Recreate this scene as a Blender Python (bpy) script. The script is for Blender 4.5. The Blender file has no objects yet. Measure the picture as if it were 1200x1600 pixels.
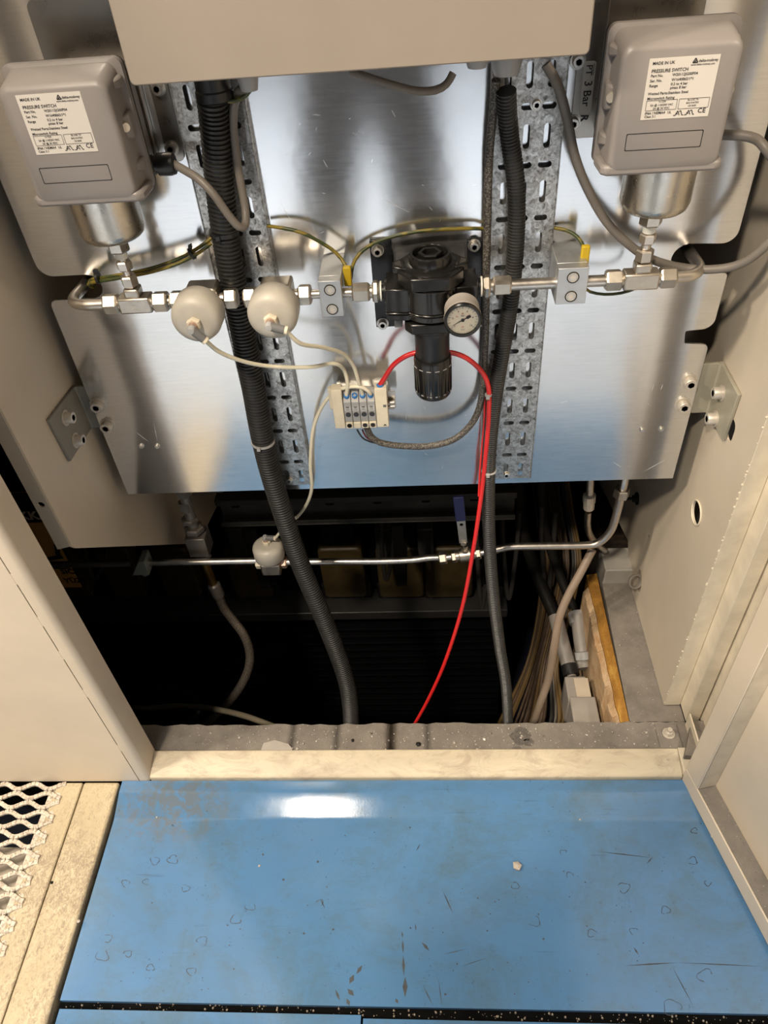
import bpy, bmesh, math, random
from math import pi, sin, cos, radians, atan2, sqrt
from mathutils import Vector, Matrix
from mathutils.geometry import tessellate_polygon
random.seed(7)
SC = bpy.context.scene
COL = SC.collection

# ------------------------------------------------------------------ camera
F = 1150.0                       # focal length in pixels of the 1200 x 1600 frame
DN = Vector((112, 1210, F)).normalized()              # world down in camera axes (x right, y down, z forward)
DP = Vector((50, 0, F)); DP.y = -(DN.x*50 + DN.z*F)/DN.y; DP.normalize()
XA = DN.cross(DP)
CAM = Vector((0, -0.7411, 1.5))
cd = bpy.data.cameras.new('camera'); cam = bpy.data.objects.new('camera', cd); COL.objects.link(cam)
cd.sensor_fit = 'VERTICAL'; cd.sensor_height = 36; cd.sensor_width = 27; cd.lens = 36*F/1600
cd.clip_start = 0.01; cd.clip_end = 60
rows = [XA, DP, -DN]             # world axes in camera axes
m = Matrix.Identity(4)
for i in range(3):
    m[i][0] = rows[i].x; m[i][1] = -rows[i].y; m[i][2] = -rows[i].z
m.translation = CAM
cam.matrix_world = m
SC.camera = cam

def ray(px, py):
    d = Vector((px-600, py-800, F)); return Vector([r.dot(d) for r in rows])
def Y(px, py, y):                # point of the vertical plane y that stands behind the pixel
    d = ray(px, py); return CAM + d*((y-CAM.y)/d.y)
def Z(px, py, z):
    d = ray(px, py); return CAM + d*((z-CAM.z)/d.z)
def X(px, py, x):
    d = ray(px, py); return CAM + d*((x-CAM.x)/d.x)

# ------------------------------------------------------------------ light
SC.view_settings.view_transform = 'Standard'; SC.view_settings.look = 'None'
SC.view_settings.gamma = 1; SC.view_settings.use_curve_mapping = False
SC.view_settings.exposure = 0.0
W = bpy.data.worlds.new('hall'); SC.world = W; W.use_nodes = True
W.node_tree.nodes['Background'].inputs[0].default_value = (0.86, 0.86, 0.88, 1)
W.node_tree.nodes['Background'].inputs[1].default_value = 0.12
def lamp(name, loc, target, size, power, color):
    l = bpy.data.lights.new(name, 'AREA'); l.shape = 'RECTANGLE'; l.size, l.size_y = size
    l.energy = power; l.color = color
    o = bpy.data.objects.new(name, l); COL.objects.link(o); o.location = loc
    o.rotation_euler = (Vector(target)-Vector(loc)).to_track_quat('-Z', 'Y').to_euler()
    return o
WARM = (1.0, 0.86, 0.68)
lamp('hall_lamp', (-.84, -.42, 3.7), (-.3, -.2, .3), (.24, .24), 44, WARM)
lamp('hall_lamp', (-2.6, -.95, 3.3), (0, .1, .6), (.26, .20), 100, WARM)
lamp('hall_lamp', (2.3, -1.1, 3.3), (0, .1, .7), (.26, .20), 46, WARM)
lamp('hall_lamp', (-1.1, -2.4, 4.2), (.1, 0, .5), (.34, .26), 165, WARM)
back = lamp('hall_lamp', (-.3, -3.4, 3.7), (-.3, -3.4, 0), (1.8, .9), 135, (.97, .98, 1.0))
back.data.spread = radians(95)   # added to brighten the mirrored hall floor; narrow cone spares the cabinet

# ------------------------------------------------------------------ materials
MATS = {}
class NT:
    def __init__(s, name):
        s.m = bpy.data.materials.new(name); s.m.use_nodes = True
        s.t = s.m.node_tree; s.b = s.t.nodes['Principled BSDF']
        s.co = s.n('ShaderNodeTexCoord').outputs['Object']
    def n(s, typ, **kw):
        nd = s.t.nodes.new(typ)
        for k, v in kw.items(): setattr(nd, k, v)
        return nd
    def l(s, a, b): s.t.links.new(a, b)
    def map(s, scale=(1, 1, 1), rot=(0, 0, 0)):
        mp = s.n('ShaderNodeMapping'); mp.inputs['Scale'].default_value = scale; mp.inputs['Rotation'].default_value = rot
        s.l(s.co, mp.inputs[0]); return mp.outputs[0]
    def noise(s, scale, detail=4, rough=.55, vec=None, dist=0):
        nd = s.n('ShaderNodeTexNoise'); nd.inputs['Scale'].default_value = scale
        nd.inputs['Detail'].default_value = detail; nd.inputs['Roughness'].default_value = rough
        nd.inputs['Distortion'].default_value = dist
        s.l(vec or s.co, nd.inputs['Vector']); return nd.outputs['Fac']
    def vor(s, scale, feature='F1', vec=None, out='Distance'):
        nd = s.n('ShaderNodeTexVoronoi', feature=feature); nd.inputs['Scale'].default_value = scale
        s.l(vec or s.co, nd.inputs['Vector']); return nd.outputs[out]
    def ramp(s, fac, stops):
        nd = s.n('ShaderNodeValToRGB'); el = nd.color_ramp.elements
        while len(el) < len(stops): el.new(0.5)
        for e, (p, c) in zip(el, stops):
            e.position = p; e.color = (c, c, c, 1) if isinstance(c, (int, float)) else (*c, 1)
        s.l(fac, nd.inputs[0]); return nd.outputs[0]
    def mix(s, fac, a, b):
        nd = s.n('ShaderNodeMix', data_type='RGBA')
        for sock, v in ((nd.inputs[0], fac), (nd.inputs[6], a), (nd.inputs[7], b)):
            if isinstance(v, (int, float)): sock.default_value = v
            elif isinstance(v, tuple): sock.default_value = (*v, 1)
            else: s.l(v, sock)
        return nd.outputs[2]
    def math(s, op, a, b=0.0):
        nd = s.n('ShaderNodeMath', operation=op)
        for sock, v in ((nd.inputs[0], a), (nd.inputs[1], b)):
            if isinstance(v, (int, float)): sock.default_value = v
            else: s.l(v, sock)
        return nd.outputs[0]
    def bump(s, h, strength=.2, dist=.001):
        nd = s.n('ShaderNodeBump'); nd.inputs['Strength'].default_value = strength
        nd.inputs['Distance'].default_value = dist; s.l(h, nd.inputs['Height']); s.l(nd.outputs[0], s.b.inputs['Normal'])
    def set(s, **kw):
        for k, v in kw.items():
            k = {'col': 'Base Color', 'rough': 'Roughness', 'metal': 'Metallic', 'spec': 'Specular IOR Level', 'coat': 'Coat Weight'}.get(k, k)
            if isinstance(v, tuple): s.b.inputs[k].default_value = (*v, 1)
            elif isinstance(v, (int, float)): s.b.inputs[k].default_value = v
            else: s.l(v, s.b.inputs[k])
        return s
def srgb(r, g, b): return tuple(((c/255+.055)/1.055)**2.4 if c > 10 else c/3295 for c in (r, g, b))
def sh(c, k): return tuple(min(1, x*k) for x in c)
def mat(name, col, rough=.5, metal=0, var=.12, scale=12, bump=0, bscale=300, spec=.5):
    if name in MATS: return MATS[name]
    q = NT(name)
    f = q.noise(scale, 5, .6)
    q.set(col=q.ramp(f, [(.3, sh(col, 1-var)), (.7, sh(col, 1+var))]), metal=metal, spec=spec,
          rough=q.ramp(q.noise(scale*2.3, 3), [(.3, max(.03, rough*.85)), (.7, min(1, rough*1.15))]))
    if bump: q.bump(q.noise(bscale, 3), bump)
    MATS[name] = q.m; return q.m

BEIGE = mat('beige paint', (.64, .55, .435), .42, var=.05, scale=5, bump=.05, bscale=500)
BEIGE2 = mat('worn cream paint', (.64, .57, .45), .45, var=.16, scale=14, bump=.12, bscale=90)
PANEL = mat('olive grey paint', (.55, .48, .385), .45, var=.06, scale=5, bump=.04, bscale=400)
GREYBOX = mat('warm grey enamel', (.232, .211, .200), .42, var=.05, scale=9, bump=.05, bscale=700)
ENCL = mat('pale taupe enamel', (.30, .255, .212), .5, var=.03, scale=6, bump=.06, bscale=900)
BRKT = mat('matt grey bracket paint', (.21, .20, .175), .55, var=.1)
OLIVE = mat('olive primer', (.30, .28, .22), .45, var=.1, scale=20)
STEEL = mat('stainless steel', (.66, .61, .55), .36, 1, var=.08, scale=30)
STEELB = mat('brushed stainless', (.55, .51, .45), .3, 1, var=.1, scale=40)
NICKEL = mat('satin nickel', (.56, .51, .44), .40, 1, var=.08, scale=40)
ZINC = mat('bright zinc', (.66, .63, .58), .36, 1, var=.1, scale=60)
BOLT = mat('dull zinc bolt', (.58, .53, .46), .42, .45, var=.1, scale=80)
BLOCK = mat('anodised aluminium', (.50, .51, .52), .42, .8, var=.04, scale=60)
BLK = mat('black plastic', (.012, .012, .013), .38, var=.3, scale=60)
BLKM = mat('black satin nylon', (.009, .0085, .008), .21, var=.2, scale=40)
BLKC = mat('black corrugated plastic', (.02, .02, .02), .42, var=.3, scale=30)
BLKP = mat('black painted steel', (.01, .01, .012), .3, var=.2)
RUB = mat('dark rubber', (.03, .028, .026), .6, var=.2)
CABG = mat('grey cable jacket', (.17, .15, .13), .5, var=.1, scale=30)
CREAM = mat('cream plastic', (.66, .60, .47), .42, var=.08, scale=40)
DOME = mat('grey white plastic', (.47, .44, .385), .42, var=.08, scale=30)
LGREY = mat('light grey plastic', (.36, .36, .36), .45, var=.06)
MGREY = mat('mid grey plastic', (.14, .14, .14), .5)
DKBTN = mat('dark grey button', (.03, .03, .035), .45)
BLUEP = mat('blue release collar', (.03, .2, .55), .4)
NAVY = mat('navy lever sleeve', (.012, .016, .07), .45)
TUBEW = mat('milky tubing', (.74, .69, .54), .35, var=.06)
RED = mat('red polyurethane tubing', (.62, .02, .02), .3, var=.08)
RED.node_tree.nodes['Principled BSDF'].inputs['Coat Weight'].default_value = .3
WHITE = mat('label white', (.60, .56, .51), .5, var=.02)
INK = mat('black ink', (.02, .018, .018), .6)
TAPE = mat('ptfe tape', (.75, .74, .66), .5)
BRASS = mat('brass', (.55, .36, .12), .35, 1)
FITG = mat('satin grey fitting', (.22, .20, .18), .42, .5, var=.1, scale=40)
COPPER = mat('pinkish nut', (.62, .45, .36), .4, .8)
DARK = mat('shade black steel', (.003, .003, .003), .8, var=.3, spec=.05)  # near black colour stands in for the shade in cabinet, pit and gaps
MACH = mat('machine black paint', (.0025, .0025, .003), .7, var=.3, spec=.06)
MACHG = mat('dark grey casting', (.012, .011, .010), .6, spec=.15)
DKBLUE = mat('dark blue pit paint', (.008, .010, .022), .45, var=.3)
OCHRE = mat('ochre resin', (.05, .034, .012), .5, var=.25, scale=25)
SIGNY = mat('orange sign face', (.70, .42, .12), .5)
GREYP = mat('grey pvc', (.25, .23, .21), .45, var=.15)
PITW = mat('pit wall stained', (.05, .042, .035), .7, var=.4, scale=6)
BRNW = mat('brown sheathed wire', (.085, .055, .035), .5, var=.3, scale=40)
GLASS = None

def build_mats():
    # aluminium plate: satin rolled sheet with fine cross grain, corrosion freckles and a few scratches
    q = NT('rolled aluminium')
    gr = q.noise(60, 4, .6, q.map((.35, 1, 5)))
    spots = q.ramp(q.noise(420, 2, .5), [(.64, 0.0), (.70, 1.0)])
    area = q.ramp(q.noise(5, 2), [(.48, 0.0), (.62, 1.0)])
    sp = q.math('MULTIPLY', spots, area)
    q.set(col=q.mix(q.math('MULTIPLY', sp, .45), q.ramp(gr, [(.25, (.70, .70, .70)), (.75, (.80, .80, .80))]), (.33, .31, .28)),
          metal=.93, rough=q.ramp(gr, [(.2, .15), (.8, .19)]), **{'Anisotropic': .70})
    tg = q.n('ShaderNodeCombineXYZ'); tg.inputs[2].default_value = 1.0; q.l(tg.outputs[0], q.b.inputs['Tangent'])
    q.bump(q.math('ADD', q.noise(9, 3, .5), q.math('MULTIPLY', gr, .05)), .10, .004)
    MATS['alu'] = q.m
    # hot-dip galvanised tray: spangle
    q = NT('galvanised steel')
    v = q.vor(150, 'F1', out='Color'); s1 = q.n('ShaderNodeSeparateColor'); q.l(v, s1.inputs[0])
    d = q.noise(120, 5, .7, dist=1.5)
    f = q.math('ADD', q.math('MULTIPLY', s1.outputs[0], .16), q.math('MULTIPLY', d, 1.02))
    q.set(col=q.ramp(f, [(.38, (.16, .15, .14)), (.56, (.40, .39, .37)), (.85, (.72, .71, .69))]), metal=.9,
          rough=q.ramp(f, [(.3, .5), (.8, .28)]))
    q.bump(d, .15, .001); MATS['galv'] = q.m
    # blue floor plate
    q = NT('blue floor paint')
    base = q.ramp(q.noise(2.2, 4), [(.3, (.070, .172, .335)), (.7, (.092, .212, .395))])
    grime = q.ramp(q.math('ADD', q.math('MULTIPLY', q.noise(5, 9, .78, dist=.6), .75), q.math('MULTIPLY', q.noise(70, 6, .7, q.map((.5, 1, 1))), .25)), [(.46, 0.0), (.62, .6)])
    c1 = q.mix(grime, base, (.085, .135, .16))
    wob = q.n('ShaderNodeVectorMath', operation='MULTIPLY_ADD'); nzc = q.n('ShaderNodeTexNoise'); nzc.inputs['Scale'].default_value = 55; q.l(q.co, nzc.inputs['Vector']); q.l(nzc.outputs['Color'], wob.inputs[0]); wob.inputs[1].default_value = (.035, .035, .035); q.l(q.co, wob.inputs[2])
    ed = q.ramp(q.vor(24, 'DISTANCE_TO_EDGE', wob.outputs[0]), [(.0, 1.0), (.013, 0.0)])
    msk = q.ramp(q.noise(16, 3, .6), [(.54, 0.0), (.66, .4)])
    c2 = q.mix(q.math('MULTIPLY', ed, msk), c1, (.035, .055, .08))
    scr = q.math('MULTIPLY', q.ramp(q.noise(130, 2, .5, q.map((.05, 1, 1), (0, 0, .18)), .3), [(.68, 0.0), (.74, .28)]), q.ramp(q.noise(8, 3), [(.5, 0.0), (.62, 1.0)]))
    c3 = q.mix(scr, c2, (.04, .06, .09))
    speck = q.ramp(q.noise(230, 1), [(.77, 0.0), (.80, .85)])
    c4 = q.mix(speck, c3, (.03, .035, .04))
    vm = q.n('ShaderNodeVectorMath', operation='DISTANCE'); q.l(q.map((1, 1.6, 1)), vm.inputs[0]); vm.inputs[1].default_value = (-.575, -.075, 0)
    near = q.ramp(vm.outputs['Value'], [(.0, 1.0), (.16, 0.0)])
    worn = q.math('MULTIPLY', near, q.ramp(q.noise(38, 7, .75, dist=.8), [(.42, 0.0), (.60, 1.6)]))
    c4 = q.mix(q.math('MINIMUM', worn, .7), c4, (.13, .135, .125))
    q.set(col=c4, rough=q.ramp(q.noise(12, 5, .7), [(.3, .09), (.75, .17)]), spec=.5)
    q.bump(q.noise(240, 3), .04); MATS['blue'] = q.m
    # gritty concrete ledge
    q = NT('dusty concrete')
    base = q.ramp(q.noise(14, 8, .7), [(.25, (.115, .10, .088)), (.75, (.235, .21, .18))])
    c1 = q.mix(q.ramp(q.noise(260, 2), [(.69, 0.0), (.73, .8)]), base, (.06, .05, .045))
    c2 = q.mix(q.ramp(q.noise(310, 1), [(.74, 0.0), (.78, .8)]), c1, (.6, .57, .5))
    q.set(col=c2, rough=.85); q.bump(q.noise(180, 5, .7), .35, .002); MATS['conc'] = q.m
    # worn yellow-cream kerb
    q = NT('worn cream kerb paint')
    base = q.ramp(q.noise(11, 5, .6), [(.3, (.40, .33, .21)), (.7, (.53, .45, .305))])
    cr = q.ramp(q.math('ADD', q.math('MULTIPLY', q.noise(150, 8, .8, q.map((1, .55, 1)), 1.6), .75), q.math('MULTIPLY', q.noise(9, 4), .3)), [(.50, 0.0), (.62, .85)])
    c1 = q.mix(cr, base, (.22, .17, .12))
    q.set(col=c1, rough=.6); q.bump(q.noise(120, 5, .7), .4, .002); MATS['kerb'] = q.m
    q = NT('dirty cream steel')
    base = q.ramp(q.noise(60, 5, .6), [(.3, (.42, .36, .29)), (.7, (.66, .60, .50))])
    q.set(col=q.mix(q.ramp(q.noise(160, 4, .7), [(.5, 0.0), (.66, .8)]), base, (.16, .12, .09)), rough=.6)
    q.bump(q.noise(200, 4), .3, .002); MATS['mesh'] = q.m
    # white-cream sill with grime
    q = NT('grimy cream sill')
    base = q.ramp(q.noise(6, 5, .6, q.map((1, 4, 1))), [(.3, (.47, .40, .295)), (.7, (.59, .525, .39))])
    c1 = q.mix(q.ramp(q.noise(26, 8, .75, q.map((.5, 1, 1)), 1.2), [(.47, 0.0), (.66, .75)]), base, (.34, .27, .20))
    q.set(col=c1, rough=.5); q.bump(q.noise(80, 4), .15); MATS['sill'] = q.m
    # rust-orange insulation board
    q = NT('orange foam board')
    base = q.ramp(q.noise(14, 6, .7, q.map((1, .5, 1)), 1.5), [(.25, (.13, .055, .006)), (.55, (.30, .14, .016)), (.8, (.55, .36, .08))])
    q.set(col=base, rough=.75); q.bump(q.noise(60, 6, .7), .6, .006); MATS['foam'] = q.m
    q = NT('torn foam core')
    q.set(col=q.ramp(q.noise(30, 6, .7, q.map((1, .4, 1))), [(.3, (.36, .19, .07)), (.7, (.60, .45, .29))]), rough=.85)
    q.bump(q.noise(90, 6, .7), .7, .006); MATS['core'] = q.m
    # green and yellow earth wire: stripes along the wire through the UVless radial noise
    q = NT('green yellow earth wire')
    q.set(col=q.ramp(q.noise(95, 1, .3, q.map((.35, 1, 1))), [(.46, (.045, .06, .015)), (.54, (.22, .165, .02))]), rough=.4)
    MATS['earth'] = q.m
    q = NT('braided sleeve')
    w1 = q.vor(420, 'F1'); q.set(col=q.ramp(w1, [(.2, (.22, .20, .17)), (.6, (.05, .045, .04))]), rough=.5); q.bump(w1, .6, .001)
    MATS['braid'] = q.m
    q = NT('stainless braid hose')
    w1 = q.vor(500, 'F1'); q.set(col=q.ramp(w1, [(.2, (.34, .29, .24)), (.6, (.12, .10, .08))]), rough=.45, metal=.6); q.bump(w1, .5, .001)
    MATS['hose'] = q.m
    q = NT('pale hall concrete')
    q.set(col=q.ramp(q.noise(1.5, 5), [(.3, (.33, .37, .42)), (.7, (.41, .45, .50))]), rough=.6); q.bump(q.noise(50, 4), .1)
    MATS['hall'] = q.m
    q = NT('black water stain wall')
    q.set(col=q.ramp(q.noise(22, 5, .7, q.map((1, 2.5, .12))), [(.35, (.008, .006, .005)), (.6, (.045, .03, .02)), (.8, (.12, .08, .05))]), rough=.6)
    MATS['streak'] = q.m
    q = NT('dial glass'); q.set(col=(1, 1, 1), rough=.03, **{'Transmission Weight': 1.0, 'IOR': 1.1}); MATS['glass'] = q.m
build_mats()

# ------------------------------------------------------------------ object helpers
ORG = {}
def props(o, label=None, cat=None, group=None, kind=None):
    if label: o['label'] = label
    if cat: o['category'] = cat
    if group: o['group'] = group
    if kind: o['kind'] = kind
    return o
def thing(name, label, cat, loc, group=None, kind=None):
    o = bpy.data.objects.new(name, None); COL.objects.link(o); o.location = loc
    o.empty_display_size = .02
    ORG[o.name] = Vector(loc); return props(o, label, cat, group, kind)
class MB:
    def __init__(s): s.bm = bmesh.new()
    def quad(s, pts):
        return s.bm.faces.new([s.bm.verts.new(p) for p in pts])
    def box(s, a, b):
        x0, x1 = sorted((a[0], b[0])); y0, y1 = sorted((a[1], b[1])); z0, z1 = sorted((a[2], b[2]))
        return s.hexa([(x0, y0, z0), (x1, y0, z0), (x1, y1, z0), (x0, y1, z0), (x0, y0, z1), (x1, y0, z1), (x1, y1, z1), (x0, y1, z1)])
    def hexa(s, p):
        v = [s.bm.verts.new(q) for q in p]
        for f in ((3, 2, 1, 0), (4, 5, 6, 7), (0, 1, 5, 4), (1, 2, 6, 5), (2, 3, 7, 6), (3, 0, 4, 7)):
            s.bm.faces.new([v[i] for i in f])
        return s
    def obox(s, c, u, v, w):      # centre and three half axes
        c, u, v, w = Vector(c), Vector(u), Vector(v), Vector(w)
        if u.cross(v).dot(w) < 0: u = -u
        return s.hexa([c-u-v-w, c+u-v-w, c+u+v-w, c-u+v-w, c-u-v+w, c+u-v+w, c+u+v+w, c-u+v+w])
    def prism(s, pts, ext):       # polygon (3D points) extruded along a vector
        ext = Vector(ext); pts = [Vector(p) for p in pts]
        a = [s.bm.verts.new(p) for p in pts]; b = [s.bm.verts.new(p+ext) for p in pts]
        n = len(pts)
        s.bm.faces.new(a[::-1]); s.bm.faces.new(b)
        for i in range(n): s.bm.faces.new((a[i], a[(i+1) % n], b[(i+1) % n], b[i]))
        return s
    def lathe(s, c, axis, prof, seg=20, phase=0, ref=None):   # prof: (radius, height along axis)
        c = Vector(c); ax = Vector(axis).normalized()
        u = Vector(ref) if ref else (Vector((0, 0, 1)) if abs(ax.z) < .9 else Vector((1, 0, 0)))
        u = (u - ax*u.dot(ax)).normalized(); v = ax.cross(u)
        rings = []
        for r, h in prof:
            if r <= 1e-6: rings.append([s.bm.verts.new(c+ax*h)]); continue
            rings.append([s.bm.verts.new(c+ax*h+(u*cos(phase+2*pi*k/seg)+v*sin(phase+2*pi*k/seg))*r) for k in range(seg)])
        for a, b in zip(rings, rings[1:]):
            for k in range(seg):
                k2 = (k+1) % seg
                if len(a) == 1 and len(b) == 1: continue
                if len(a) == 1: s.bm.faces.new((a[0], b[k2], b[k]))
                elif len(b) == 1: s.bm.faces.new((a[k], a[k2], b[0]))
                else: s.bm.faces.new((a[k], a[k2], b[k2], b[k]))
        if len(rings[0]) > 1: s.bm.faces.new(rings[0][::-1])
        if len(rings[-1]) > 1: s.bm.faces.new(rings[-1])
        return s
    def rod(s, a, b, r, seg=16, r2=None):
        a, b = Vector(a), Vector(b); return s.lathe(a, b-a, [(r, 0), (r2 or r, (b-a).length)], seg)
    def nut(s, c, axis, r, ln, ph=0):    # hexagon with chamfered ends, centred
        return s.lathe(c, axis, [(r*.86, -ln/2), (r, -ln/2+r*.16), (r, ln/2-r*.16), (r*.86, ln/2)], 6, ph)
    def tube(s, pts, r, seg=10, flat=None):
        pts = [Vector(p) for p in pts]; n = len(pts)
        rr = r if isinstance(r, (list, tuple)) else [r]*n
        t0 = (pts[1]-pts[0]).normalized()
        u = t0.orthogonal().normalized(); prev = None
        for i, p in enumerate(pts):
            t = (pts[min(i+1, n-1)]-pts[max(i-1, 0)]).normalized()
            u = (u-t*u.dot(t)).normalized(); v = t.cross(u)
            ring = [s.bm.verts.new(p+(u*cos(2*pi*k/seg)+v*sin(2*pi*k/seg))*rr[i]) for k in range(seg)]
            if prev:
                for k in range(seg): s.bm.faces.new((prev[k], prev[(k+1) % seg], ring[(k+1) % seg], ring[k]))
            else: s.bm.faces.new(ring[::-1])
            prev = ring
        s.bm.faces.new(prev); return s
    def torus(s, c, axis, R, r, seg=24, sec=8):
        c = Vector(c); ax = Vector(axis).normalized(); u = ax.orthogonal().normalized(); v = ax.cross(u); rings = []
        for k in range(seg):
            a = 2*pi*k/seg; d = u*cos(a)+v*sin(a)
            rings.append([s.bm.verts.new(c+d*(R+r*cos(2*pi*j/sec))+ax*r*sin(2*pi*j/sec)) for j in range(sec)])
        for k in range(seg):
            a, b = rings[k], rings[(k+1) % seg]
            for j in range(sec): s.bm.faces.new((a[j], b[j], b[(j+1) % sec], a[(j+1) % sec]))
        return s
    def sheet(s, outer, holes, fn, t, walls=True):   # flat sheet with holes; fn(u, v, w) -> point, w = 0 front, t back
        loops = [[Vector((*p, 0)) for p in lp] for lp in [outer]+holes]
        tri = tessellate_polygon(loops); flat = [p for lp in loops for p in lp]
        fr = [s.bm.verts.new(fn(p.x, p.y, 0)) for p in flat]; bk = [s.bm.verts.new(fn(p.x, p.y, t)) for p in flat]
        for a, b, c in tri:
            try: s.bm.faces.new((fr[a], fr[b], fr[c])); s.bm.faces.new((bk[c], bk[b], bk[a]))
            except ValueError: pass
        off = 0
        for li, lp in enumerate(loops):
            n = len(lp)
            if li or walls:
                for i in range(n):
                    a, b = off+i, off+(i+1) % n
                    s.bm.faces.new((fr[a], fr[b], bk[b], bk[a]))
            off += n
        return s
    def build(s, name, material, parent=None, bevel=0, ang=35, base=None, seg=2):
        bm = s.bm; bmesh.ops.recalc_face_normals(bm, faces=bm.faces)
        if parent is not None: o0 = ORG[parent.name]
        elif base is not None: o0 = Vector(base)
        else:
            xs = [v.co for v in bm.verts]
            o0 = Vector([(min(c[i] for c in xs)+max(c[i] for c in xs))/2 for i in (0, 1)]+[min(c.z for c in xs)])
        for v in bm.verts: v.co -= o0
        me = bpy.data.meshes.new(name); bm.to_mesh(me); bm.free()
        me.materials.append(material)
        for p in me.polygons: p.use_smooth = True
        me.set_sharp_from_angle(angle=radians(ang))
        o = bpy.data.objects.new(name, me); COL.objects.link(o)
        if parent is not None: o.parent = parent
        else: o.location = o0
        ORG[o.name] = o0
        if bevel:
            md = o.modifiers.new('bevel', 'BEVEL'); md.width = bevel; md.segments = seg; md.limit_method = 'ANGLE'; md.angle_limit = radians(40)
        return o
def structure(mb, name, material, label=None, bevel=0, parent=None):
    o = mb.build(name, material, parent, bevel)
    if parent is None: o['kind'] = 'structure'
    if label: o['label'] = label
    return o
def spline(pts, step=.008):
    P = [Vector(p) for p in pts]; out = []
    P = [P[0]*2-P[1]]+P+[P[-1]*2-P[-2]]
    for i in range(1, len(P)-2):
        a, b, c, d = P[i-1:i+3]; n = max(2, int((c-b).length/step))
        for k in range(n):
            t = k/n
            out.append(.5*((2*b)+(c-a)*t+(2*a-5*b+4*c-d)*t*t+(3*b-a-3*c+d)*t**3))
    out.append(P[-2]); return out
def even(pts, step):             # resample a polyline at equal arc length
    out = [pts[0]]; acc = 0
    for a, b in zip(pts, pts[1:]):
        L = (b-a).length
        while acc+L >= step:
            a = a+(b-a)*((step-acc)/max(L, 1e-9)); out.append(a.copy()); L = (b-a).length; acc = 0
        acc += L
    return out
def path(px, step=.008): return spline([Y(*p) for p in px], step)
def rrect(x0, y0, x1, y1, r, n=5):
    out = []
    for cx, cy, a in ((x1-r, y1-r, 0), (x0+r, y1-r, 90), (x0+r, y0+r, 180), (x1-r, y0+r, 270)):
        for k in range(n+1):
            t = radians(a+90*k/n); out.append((cx+r*cos(t), cy+r*sin(t)))
    return out
def slot(cx, cy, w, h, n=4): return rrect(cx-w/2, cy-h/2, cx+w/2, cy+h/2, min(w, h)/2*.98, n)
DG = lambda: bpy.context.evaluated_depsgraph_get()
def writing(items, name, parent, org, ux, uy, bold=.016, material=INK, lines=()):
    """flat print: items = (u, v, size, text[, align]); lines = (u0, v0, u1, v1, width), in metres on the face"""
    org, ux, uy = Vector(org), Vector(ux), Vector(uy); nz = ux.cross(uy); bm = bmesh.new()
    for it in items:
        cu = bpy.data.curves.new('t', 'FONT'); cu.body = it[3]; cu.size = it[2]; cu.resolution_u = 2; cu.offset = it[2]*bold
        if len(it) > 4: cu.align_x = it[4]
        o = bpy.data.objects.new('t', cu); COL.objects.link(o)
        me = bpy.data.meshes.new_from_object(o.evaluated_get(DG())); n0 = len(bm.verts)
        bm.from_mesh(me); bm.verts.ensure_lookup_table()
        for v in bm.verts[n0:]: v.co = org+ux*(it[0]+v.co.x)+uy*(it[1]+v.co.y)
        bpy.data.objects.remove(o); bpy.data.curves.remove(cu); bpy.data.meshes.remove(me)
    for u0, v0, u1, v1, w in lines:
        d = Vector((u1-u0, v1-v0)); p = Vector((-d.y, d.x)).normalized()*w/2
        bm.faces.new([bm.verts.new(org+ux*a+uy*b) for a, b in ((u0-p.x, v0-p.y), (u1-p.x, v1-p.y), (u1+p.x, v1+p.y), (u0+p.x, v0+p.y))])
    for v in bm.verts: v.co += nz*.0003-ORG[parent.name]
    me = bpy.data.meshes.new(name); bm.to_mesh(me); bm.free(); me.materials.append(material)
    o = bpy.data.objects.new(name, me); COL.objects.link(o); o.parent = parent; ORG[o.name] = ORG[parent.name]
    return o
def capscrew(parent, c, n, r, ln, name='bolt', washer=True, material=BOLT):
    """socket head screw seen from outside: head with a hexagon recess"""
    c, n = Vector(c), Vector(n).normalized(); b = MB()
    if washer: b.lathe(c, n, [(r*1.35, 0), (r*1.35, r*.14), (r*.9, r*.14)], 20)
    b.lathe(c, n, [(r, r*.1), (r, ln*.92), (r*.92, ln), (r*.56, ln)], 20)
    b.lathe(c, n, [(r*.56, ln), (r*.52, ln*.72), (0, ln*.72)], 6)
    return b.build(name, material, parent)
XV, YV, ZV = Vector((1, 0, 0)), Vector((0, 1, 0)), Vector((0, 0, 1))
FWD = -YV
YP = .34                          # front face of the aluminium plate
PY = .267                         # axis of the upper pipe run

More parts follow.
